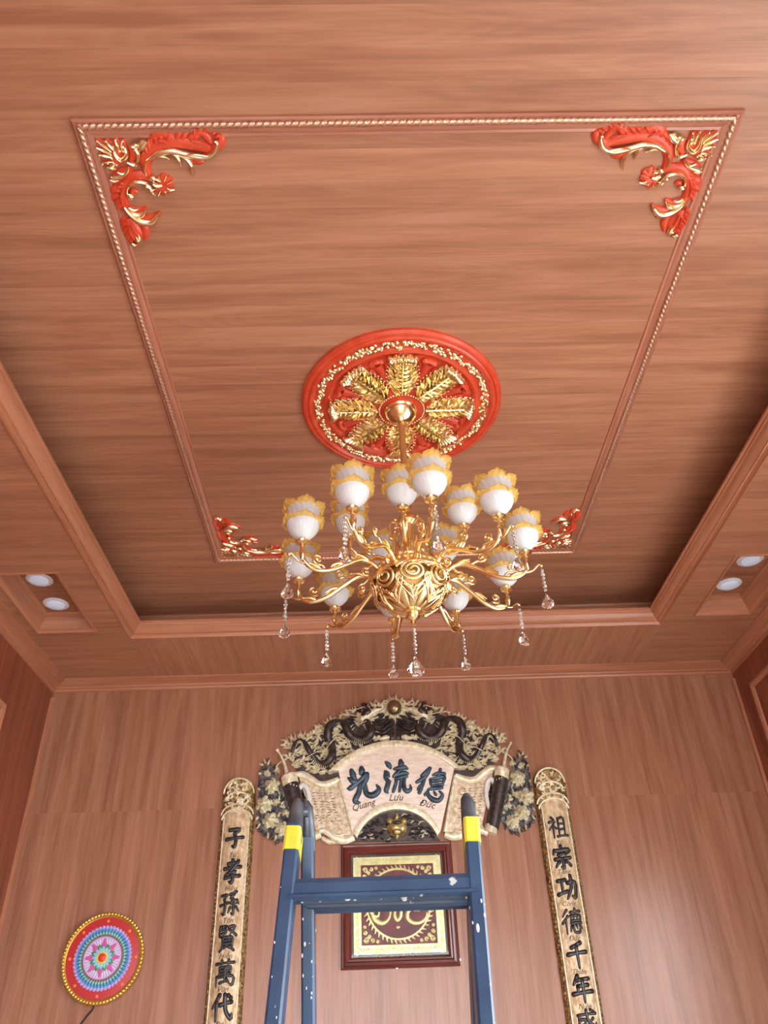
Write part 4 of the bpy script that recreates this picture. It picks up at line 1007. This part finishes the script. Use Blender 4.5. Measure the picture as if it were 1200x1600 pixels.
def glyph(c, size):
    """brush strokes of one character, centred, in (u, v, w)"""
    g = MB(); st = GLYPH[c].split(';'); base = 10.0 if len(st) < 9 else 7.2; k = size/100
    for q in st:
        P = [tuple(float(x) for x in p.split(',')) for p in q.split()]
        P = [(x, y+0.06*(x-50)) for x, y in P]
        W_ = [base*(1.0 if i == 0 else 0.92) for i in range(len(P))]; W_[-1] = base*0.55
        if len(P) == 2:
            mid = ((P[0][0]*.5+P[1][0]*.5), (P[0][1]*.5+P[1][1]*.5)+1.2); P = [P[0], mid, P[1]]; horiz = abs(P[0][0]-P[2][0]) > abs(P[0][1]-P[2][1]); W_ = [base, base*0.74, base*(0.95 if horiz else 0.6)]
        g.blade([((x-50)*k, (y-50)*k) for x, y in P], [w_*k for w_ in W_], 0.006, 0.0, 3, flat=0.8, tipz=0.7)
        for (x, y), w_ in ((P[0], W_[0]), (P[-1], W_[-1])): g.sphere(((x-50)*k, (y-50)*k, 0.0), w_*k, 8, 5, (1, 1, 0.8))
    return g
def couplet(cx, ztop, chars, caps, label):
    hw, dep, zb = 0.097, 0.052, 1.0
    t = thing('couplet_board', label, 'couplet board', (cx, WY, zb), 'pair of couplet boards')
    def cw(u, hw_=hw, d=dep): return d*math.sqrt(max(0.0, 1-(u/hw_)**2))**0.8
    def m_(u, v, w): return (cx+u, WY-w, v)
    N = 16; arch = lambda u: ztop-hw*0.75*(1-math.sqrt(max(0, 1-(u/hw)**2)))
    def shell(h, z0, top, add, us=None):
        g = MB(); rings = []
        us = [-h+2*h*k/N for k in range(N+1)]
        rows = 10
        for j in range(rows+1):
            rings.append([(u, z0+(top(u)-z0)*j/rows, cw(min(max(u, -hw*0.999), hw*0.999))+add) for u in us])
        V = [p for r_ in rings for p in r_]+[(p[0], p[1], 0.0) for p in rings[0]]+[(p[0], p[1], 0.0) for p in rings[-1]]
        n = N+1; Fc = [(j*n+k, j*n+k+1, (j+1)*n+k+1, (j+1)*n+k) for j in range(rows) for k in range(N)]
        b0, b1 = (rows+1)*n, (rows+2)*n
        Fc += [(k, b0+k, b0+k+1, k+1) for k in range(N)]+[(rows*n+k, rows*n+k+1, b1+k+1, b1+k) for k in range(N)]
        for e in (0, N):
            Fc.append(tuple([j*n+e for j in range(rows+1)]+[b1+e, b0+e]))
        Fc.append(tuple([b0+k for k in range(n)]+[b1+k for k in range(N, -1, -1)]))
        return g.add(V, Fc)
    shell(hw, zb, arch, 0.0).map(m_).build('board_body', ANTIQ_DK, t, angle=50)
    ptop = ztop-0.215; ph = 0.068
    pt = lambda u: ptop+0.035*math.sqrt(max(0, 1-(u/ph)**2))+(0.012 if abs(u) < ph*0.6 else 0)
    shell(ph, zb+0.03, pt, 0.0035).map(m_).build('text_panel', PANEL_T, t, angle=50)
    def band(zc, rad_u, hgt, th, nm, M):
        g = MB(); pts = [(-rad_u*math.cos(PI*k/18), zc+hgt*math.sin(PI*k/18)) for k in range(19)]
        g.tube([(u, v, cw(u)+0.003) for u, v in pts], th, 7); g.map(m_).build(nm, M, t)
    for zc, ru, hg in ((ztop-0.085, 0.088, 0.080), (ztop-0.125, 0.07, 0.040), (ztop-0.205, 0.092, 0.055), (ztop-0.235, 0.086, 0.055)):
        band(zc, ru, hg, 0.005, 'arched_band', ANTIQ)
    for s in (-1, 1):
        MB().tube([(s*0.072, zb+0.03, cw(0.072)+0.002), (s*0.072, ptop, cw(0.072)+0.002)], 0.0045, 6).map(m_).build('side_bead', ANTIQ, t)
    g = MB(); r = random.Random(int(abs(cx)*1000))
    for k in range(60):                                  # carved foliage on the head of the board
        u = r.uniform(-0.075, 0.075); v = ztop-r.uniform(0.03, 0.19)
        if v > arch(u)-0.02: continue
        a = r.uniform(0, 2*PI); L = r.uniform(.018, .034)
        P = [(u, v), (u+math.cos(a)*L*.5, v+math.sin(a)*L*.5), (u+math.cos(a+.7)*L, v+math.sin(a+.7)*L)]
        b = MB().blade(P, [0.003, 0.006, 0.001], 0.008, 0, 3); g.add(b.map(lambda x, y, z: (x, y, z+cw(min(max(x, -.09), .09))-0.001)).v, b.f)
    g.map(m_).build('carved_foliage', ANTIQ, t, angle=60)
    for s in (-1, 1):                                    # carved vine down each flank
        g = MB(); z = zb+0.05
        while z < ptop:
            u = s*(0.0845+0.004*math.sin(z*60)); 
            g.sphere((u, z, cw(u)), 0.0075, 6, 4, (0.8, 1.5, 0.7)); z += 0.022
        g.map(m_).build('flank_vine', ANTIQ_DK, t, angle=60)
    for c, z in chars:
        g = glyph(c, 0.122); g.map(lambda a, b, w: (a*0.9, z+b, max(w, -0.002)+cw(max(-0.09, min(0.09, a*0.9)))+0.0035)).map(m_).build('character', INKDK, t, angle=60)
    for c, z in caps:
        V, Fc = text_geo(c, 0.034, 0.3, 0.004, 0.001)
        g = MB().add(V, Fc); g.map(lambda a, b, w: (a, z+b, w+cw(a)+0.003)).map(m_).build('caption', INKBR, t, smooth=False)
PANEL_T = mottled('stippled_gold_cream', srgb(226,200,164), srgb(176,142,104), 48, rough=0.42, metal=0.25, bump=0.8, bscale=110, stretch=(1,1,0.5))
yz = lambda u, v: on_wall(u, v, WY-0.05)[1]
lz = [yz(*p) for p in ((371,1310),(366,1362),(361,1412),(358,1465),(353,1520),(349,1574))]; lz.append(lz[-1]*2-lz[-2])
rz_ = [yz(*p) for p in ((873,1293),(876,1340),(885,1387),(895,1440),(903,1492),(911,1545),(921,1600))]
mids = lambda L: [(a+b)/2 for a, b in zip(L, L[1:])]+[L[-1]-0.085]
couplet(-0.796-0.155, 1.55+1.412, list(zip('子孝孫賢萬代榮', lz)), list(zip(('Tử','Hiếu','Tôn','Hiền','Vạn','Đại','Vinh'), mids(lz))), 'carved gold couplet board with dark characters, left of the ladder')
couplet(1.043-0.155, 1.55+1.418, list(zip('祖宗功德千年盛', rz_)), list(zip(('Tổ','Tông','Công','Đức','Thiên','Niên','Thịnh'), mids(rz_))), 'carved gold couplet board with dark characters, right of the ladder')

# ------------------------------------------------------------------ framed picture
px0, px1, pz0, pz1 = -0.196-0.155, 0.430-0.155, 1.55+0.410, 1.55+1.026
pic = thing('framed_picture', 'framed gold and maroon calligraphy picture behind the ladder', 'picture', ((px0+px1)/2, WY, pz0))
pf = [(0, 0), (0, 0.018), (-0.006, 0.024), (-0.014, 0.022), (-0.018, 0.030), (-0.030, 0.034), (-0.036, 0.026), (-0.044, 0.028), (-0.050, 0.020), (-0.056, 0.014), (-0.056, 0)]
rect_moulding('frame_side', px0, px1, pz0, pz1, pf, W_FRAME, pic, 'wall')
ix0, ix1, iz0, iz1 = px0+0.05, px1-0.05, pz0+0.05, pz1-0.05
pcx, pcz = (px0+px1)/2, (pz0+pz1)/2
MB().box(ix0, ix1, WY-0.006, WY, iz0, iz1).build('mount', MATDK, pic, smooth=False)
MB().box(ix0, ix1, WY-0.0165, WY-0.0145, iz0, iz1).build('glass', GLASS, pic, smooth=False)
a = 0.018; gx0, gx1, gz0, gz1 = ix0+a, ix1-a, iz0+a, iz1-a
MB().box(gx0, gx1, WY-0.008, WY-0.006, gz0, gz1).build('gold_border', GOLDPRINT, pic, smooth=False)
b = 0.042; mx0, mx1, mz0, mz1 = gx0+b, gx1-b, gz0+b, gz1-b
MB().box(mx0, mx1, WY-0.009, WY-0.008, mz0, mz1).build('maroon_field', MAROON, pic, smooth=False)
def pw3(u, v, w): return (pcx+u, WY-0.009-w, pcz+v)
R0 = min(mx1-mx0, mz1-mz0)/2-0.012
g = MB(); P = [((R0-.012)*math.cos(2*PI*k/48), (R0-.012)*math.sin(2*PI*k/48), 0.001) for k in range(49)]; g.tube(P, 0.006, 6, 1.0)
for k in range(48):
    t = 2*PI*k/48; g.blade([((R0-.008)*math.cos(t), (R0-.008)*math.sin(t)), ((R0+.010)*math.cos(t+.05), (R0+.010)*math.sin(t+.05))], [0.006, 0.002], 0.003, 0, 1)
g.map(lambda u, v, w: pw3(u, v, min(w, 0.0045))).build('gold_ring', GOLDPRINT, pic)
for sx in (-1, 1):
    for sz in (-1, 1):
        g = MB(); hx_, hz_ = (mx1-mx0)/2-0.008, (mz1-mz0)/2-0.008
        for (du, dv, rad, d) in ((0.018, 0.018, 0.015, 1), (0.052, 0.013, 0.011, -1), (0.013, 0.052, 0.011, 1), (0.078, 0.010, 0.008, 1), (0.010, 0.078, 0.008, -1), (0.034, 0.034, 0.010, 1)):
            Q = [(hx_-du+rad*(1-.8*k/12)*math.cos(d*3.4*PI*k/12), hz_-dv+rad*(1-.8*k/12)*math.sin(d*3.4*PI*k/12)) for k in range(13)]
            g.blade([(sx*q[0], sz*q[1]) for q in Q], [0.0032]*12+[0.002], 0.003, 0, 2)
        g.map(pw3).build('corner_scroll', GOLDPRINT, pic, angle=60)
g = MB()                                                  # scrollwork in the border, slightly embossed
for k in range(22):
    for sz in (-1, 1):
        u = -0.235+k*0.0224; v = sz*((gz1-gz0)/2-0.020)
        g.blade([(u-.01, v-.007), (u, v+.008), (u+.01, v-.004)], [0.002, 0.0035, 0.001], 0.002, -0.001, 2)
        g.blade([(sz*((gx1-gx0)/2-0.020)-.007, u-.01), (sz*((gx1-gx0)/2-0.020)+.008, u), (sz*((gx1-gx0)/2-0.020)-.004, u+.01)], [0.002, 0.0035, 0.001], 0.002, -0.001, 2)
g.map(pw3).build('border_scrollwork', ANTIQ, pic, angle=60)
def Pp(x, y):
    X, Z = on_wall(510+x/5.217, 1300+y/5.217); return (X-pcx, Z-pcz)
g = MB()
for st, wd in ((((430,640),(420,690),(380,680),(365,640),(400,560),(470,540)), (8,10,12,16,14,6)), (((370,650),(395,715),(450,745),(500,720),(520,670),(518,630)), (14,18,18,12,9,5)),
               (((590,600),(560,640),(558,690),(580,722),(605,690),(606,640),(590,600)), (10,13,13,14,13,12,8)), (((640,640),(600,560),(560,520)), (6,10,6)), (((760,640),(735,632),(710,640),(760,600),(720,540)), (10,14,8,10,6)), (((690,630),(662,660),(665,710),(710,742),(770,738),(810,700),(820,655)), (10,14,16,15,12,9,4)), (((545,470),(600,440),(660,470)), (6,12,6)), (((480,560),(520,500),(540,430)), (6,10,5)), (((570,770),(583,780),(598,772)), (6,12,6))):
    g.blade([Pp(*p) for p in st], [x*0.00068 for x in wd], 0.004, 0, 4)
g.map(pw3).build('calligraphy', GOLDPRINT, pic, angle=60)

# ------------------------------------------------------------------ lotus disc on the wall
dx, dz = -1.448-0.155, 1.55+0.505; DR = 0.2135
disc = thing('lotus_disc', 'round lotus light disc with gold rope rim and red painted field', 'wall disc', (dx, WY, dz-DR))
def dw(u, v, w): return (dx+u, WY-w, dz+v)
def dl(prof, nm, M, n=64, angle=40, parent=disc): return MB().lathe(prof, n).map(dw).build(nm, M, parent, angle=angle)
dl([(0.001, 0), (0.205, 0), (0.205, 0.020), (0.196, 0.022), (0.001, 0.022)], 'face', mat('disc_red', srgb(196,52,56), 0.35))
nst = 420; DG = mat('disc_gold', srgb(230,192,96), 0.25, 0.75)
g = MB().tube([(0.2045*math.cos(2*PI*k/nst), 0.2045*math.sin(2*PI*k/nst), 0.024) for k in range(nst+1)], 0.0095, 8, twist=0.55, lobes=0.2); g.map(dw).build('rope_rim', DG, disc, angle=80)
dl([(0.190, 0.020), (0.190, 0.026), (0.196, 0.029), (0.200, 0.020)], 'inner_rim', DG)
ORG = mat('disc_orange', srgb(238,132,54), 0.35)
for k in range(8):
    t = 2*PI*k/8+PI/2; MB().sphere((0.172*math.cos(t), 0.172*math.sin(t), 0.022), 0.0085, 8, 5, (1, 1, .4)).map(dw).build('dot', ORG, disc)
def petals(nm, n, r0, r1, wd, M, w, off=0.0, parent=disc, tip=0.25, base=0.7):
    g = MB()
    for k in range(n):
        t = 2*PI*(k+off)/n; c_, s_ = math.cos(t), math.sin(t)
        g.blade([(r0*c_, r0*s_), ((r0*.35+r1*.65)*c_, (r0*.35+r1*.65)*s_), (r1*c_, r1*s_)], [wd*base, wd*(1 if base < 1 else .62), wd*tip], 0.0016, w, 3)
    return g.map(dw).build(nm, M, parent, angle=60)
LAV = mat('disc_lavender', srgb(176,164,226), 0.35); BLU = mat('disc_blue', srgb(76,150,210), 0.35); GRN = mat('disc_green', srgb(64,150,110), 0.35); LGRN = mat('disc_mint', srgb(160,214,186), 0.35)
PNK = mat('disc_pink', srgb(206,96,166), 0.35); LIL = mat('disc_lilac', srgb(196,176,222), 0.35); PBL = mat('disc_pale_blue', srgb(150,206,220), 0.35); DKB = mat('disc_navy', srgb(40,60,90), 0.4)
dl([(0.001, 0.022), (0.140, 0.022), (0.140, 0.0226), (0.001, 0.0226)], 'navy_ring', DKB)
petals('lavender_petals', 48, 0.125, 0.152, 0.0092, LAV, 0.0222, tip=0.45)
petals('blue_petals', 48, 0.108, 0.138, 0.0068, BLU, 0.0232, tip=0.7)
petals('mint_petals', 48, 0.098, 0.120, 0.0060, LGRN, 0.0238, tip=0.6)
petals('green_petals', 48, 0.096, 0.112, 0.0050, GRN, 0.0246, tip=0.6)
dl([(0.001, 0.0226), (0.104, 0.0226), (0.104, 0.0272), (0.001, 0.0272)], 'crimson_ring', mat('disc_crimson', srgb(176,44,84), 0.35))
dl([(0.001, 0.0272), (0.099, 0.0272), (0.099, 0.0278), (0.001, 0.0278)], 'inner_field', LIL)
petals('ray_petals', 40, 0.05, 0.094, 0.0028, mat('disc_white', srgb(228,220,236), 0.35), 0.0278, tip=0.4)
petals('pink_petals', 8, 0.05, 0.092, 0.016, PNK, 0.0286, tip=0.05, base=1.2)
petals('green_leaves', 8, 0.03, 0.066, 0.012, GRN, 0.0294, 0.5, tip=0.1)
petals('pale_petals', 16, 0.0, 0.050, 0.009, PBL, 0.0302, tip=0.5)
petals('yellow_petals', 12, 0.0, 0.030, 0.0075, mat('disc_yellow', srgb(240,206,70), 0.35), 0.0312, tip=0.5)
MB().sphere((0, 0, 0.032), 0.021, 14, 8, (1, 1, .25)).map(dw).build('centre_boss', mat('disc_scarlet', srgb(226,70,36), 0.35), disc)
p0 = on_wall(148, 1572); p1 = on_wall(124, 1604)
cord = MB().tube(catmull([(p0[0], WY-0.012, p0[1]+0.02), (p0[0]-0.01, WY-0.006, p0[1]-0.02), (p1[0], WY-0.005, p1[1]), (p1[0]-0.35, WY-0.005, p1[1]-0.5), (p1[0]-0.42, WY-0.005, 0.35)], 8), 0.0042, 7).build('power_cord', RUBBER)
tag(cord, 'thin dark power cord running down from the lotus disc', 'cord')
for (u, v, lb) in ((620, 1512, 'small screw head just below the middle of the picture frame'), (718, 1500, 'small screw head at the lower right corner of the picture frame')):
    x, z = on_wall(u, v); s = MB().lathe([(0.001, 0), (0.004, 0), (0.004, 0.012), (0.008, 0.012), (0.009, 0.016), (0.006, 0.020), (0.001, 0.021)], 12); s.map(lambda a, b, c: (x+a, WY-c, z+b))
    tag(s.build('screw', WHITEP, angle=40), lb, 'screw')

# ------------------------------------------------------------------ step ladder
LT = 1.55+0.427; LYT = 1.60
lad = thing('step_ladder', 'paint-spattered blue folding step ladder with yellow stickers, in front of the picture', 'ladder', (0.0-0.145, LYT, 0.0))
def on_front(u, v):                    # front frame leans toward the camera
    d = ray(u, v); k = (LYT-0.27*LT-CAM.y+0.27*CAM.z)/(d.y-0.27*d.z); return CAM+d*k
def on_rear(u, v):
    yo = LYT+0.03; d = ray(u, v); k = (yo+0.27*LT-CAM.y-0.27*CAM.z)/(d.y+0.27*d.z); return CAM+d*k
def ext(a, b, z): t = (z-a.z)/(b.z-a.z); return a+(b-a)*t
def rail(a, b, wx, wy, M, name, bev=0.004):
    d = (b-a).normalized(); X_ = Vector((1, 0, 0)); X_ = (X_-d*X_.dot(d)).normalized(); Y_ = d.cross(X_)
    sec = [(-wx+bev, -wy), (wx-bev, -wy), (wx, -wy+bev), (wx, wy-bev), (wx-bev, wy), (-wx+bev, wy), (-wx, wy-bev), (-wx, -wy+bev)]
    return MB().loft([[p+X_*x+Y_*y for x, y in sec] for p in (a, b)]).build(name, M, lad, smooth=False)
fl0, fl1 = on_front(461, 1290), on_front(429, 1600); fr0, fr1 = on_front(734, 1278), on_front(758, 1600)
rl0, rl1 = on_rear(481, 1290), on_rear(483, 1600)
rails = []
FLt, FLb = ext(fl0, fl1, LT-0.05), ext(fl0, fl1, 0.02); FRt, FRb = ext(fr0, fr1, LT-0.05), ext(fr0, fr1, 0.02)
RLt, RLb = ext(rl0, rl1, LT-0.05), ext(rl0, rl1, 0.02)
RRt = Vector((FRt.x+0.006, RLt.y, RLt.z)); RRb = Vector((FRb.x+0.055, RLb.y, RLb.z))
rail(FLt, FLb, 0.0135, 0.028, LADDER, 'rail'); rail(FRt, FRb, 0.0135, 0.028, LADDER, 'rail')
rail(RLt, RLb, 0.0125, 0.026, LADDER, 'rail'); rail(RRt, RRb, 0.0125, 0.026, LADDER, 'rail')
for p, q in ((FLt, FLb), (FRt, FRb), (RLt, RLb), (RRt, RRb)):
    rail(ext(p, q, 0.05), ext(p, q, 0.0), 0.018, 0.034, RUBBER, 'foot')
def rung(A0, A1, B0, B1, z, hx_=0.0, sgn=1):
    a, b = ext(A0, A1, z), ext(B0, B1, z)
    sec = [(-0.026, -0.019), (-0.031, -0.017), (-0.031, -0.012), (-0.026, -0.009), (-0.026, 0.008), (-0.020, 0.017), (0.020, 0.017), (0.026, 0.008), (0.026, -0.018), (0.020, -0.021), (0.014, -0.012), (0.004, -0.012), (0.0, -0.017), (-0.004, -0.012), (-0.014, -0.012), (-0.020, -0.021)]
    tl = sgn*0.27
    MB().loft([[p+Vector((0, y+tl*zz, zz)) for y, zz in sec] for p in (a, b)]).build('rung', LADDER, lad, smooth=False)
zr = on_front(600, 1387).z
for k in range(6):
    z = zr-0.29*k
    if z > 0.12: rung(FLt, FLb, FRt, FRb, z); rung(RLt, RLb, RRt, RRb, z+0.002, 0, -1)
for s, (ft, fb, rt, rb_) in enumerate(((FLt, FLb, RLt, RLb), (FRt, FRb, RRt, RRb))):
    a = ext(ft, fb, LT-0.02); top = ext(ft, fb, LT+0.012)
    # hinge: two plates meeting in a rounded knuckle
    g = MB(); mid = Vector(((ft.x+rt.x)/2, (ft.y+rt.y)/2, LT-0.01))
    f0 = ext(ft, fb, LT-0.075); r0_ = ext(rt, rb_, LT-0.075)
    for p in (f0, r0_):
        top_ = Vector((p.x*0.75+mid.x*0.25, mid.y*0.75+p.y*0.25, LT+0.002))
        g.tube([p, p.lerp(top_, 0.5), top_, top_+Vector((0, 0, 0.012))], [0.0165, 0.0155, 0.013, 0.005], 10, 0.95)
    g.map(lambda x, y, z: (x, y, z)).build('hinge', LADDERDK, lad, angle=45)
    c = Vector((mid.x-0.018*(1 if s else -1), mid.y, LT-0.016))
    MB().tube([mid+Vector((-0.013, 0, 0)), mid+Vector((0.013, 0, 0))], 0.010, 14).build('pivot_bolt', LADDERDK, lad, angle=40)
    # sticker wrapped round the rail
    za, zb_ = (on_front(455, 1302).z, on_front(451, 1338).z) if s == 0 else (on_front(735, 1288).z, on_front(737, 1326).z)
    rail(ext(ft, fb, za), ext(ft, fb, zb_), 0.0152, 0.0297, YELLOW, 'sticker', 0.0045)
r = random.Random(6); g = MB()
def spot(p, q, t, wx, wy):
    P_ = p+(q-p)*t; 
    return P_
for (p, q, wy, wx) in ((FLt, FLb, 0.028, 0.0135), (FRt, FRb, 0.028, 0.0135), (RLt, RLb, 0.026, 0.0125)):
    d = (q-p).normalized(); X_ = (Vector((1, 0, 0))-d*d.x).normalized(); Y_ = d.cross(X_)
    if Y_.y > 0: Y_ = -Y_
    for k in range(26):
        c = p+(q-p)*r.uniform(0.06, 0.45)
        on_side = r.random() < 0.35
        sx = 1 if p.x < lad.location.x else -1
        c = c+Y_*(wy if not on_side else r.uniform(-wy, wy)*.8)+X_*(r.uniform(-.9, .9)*wx if not on_side else sx*wx)
        rad = r.uniform(0.0008, 0.0026) if k % 9 else r.uniform(.003, .0048)
        g.sphere(tuple(c), rad, 7, 5, (0.7, 0.7, r.uniform(1, 1.8)))
a, b = ext(FLt, FLb, zr), ext(FRt, FRb, zr)
for k in range(26):
    t = r.uniform(.03, .97); c = a+(b-a)*t+Vector((0, -0.026+0.004, r.uniform(-.016, .006))) if k % 2 else a+(b-a)*t+Vector((0, r.uniform(-.015, .02), -0.018))
    g.sphere(tuple(c), r.uniform(.0008, .0022) if k % 8 else .0042, 7, 5, (1.5, .8, .8))
g.build('paint_splashes', PAINTW, lad, kind='stuff')
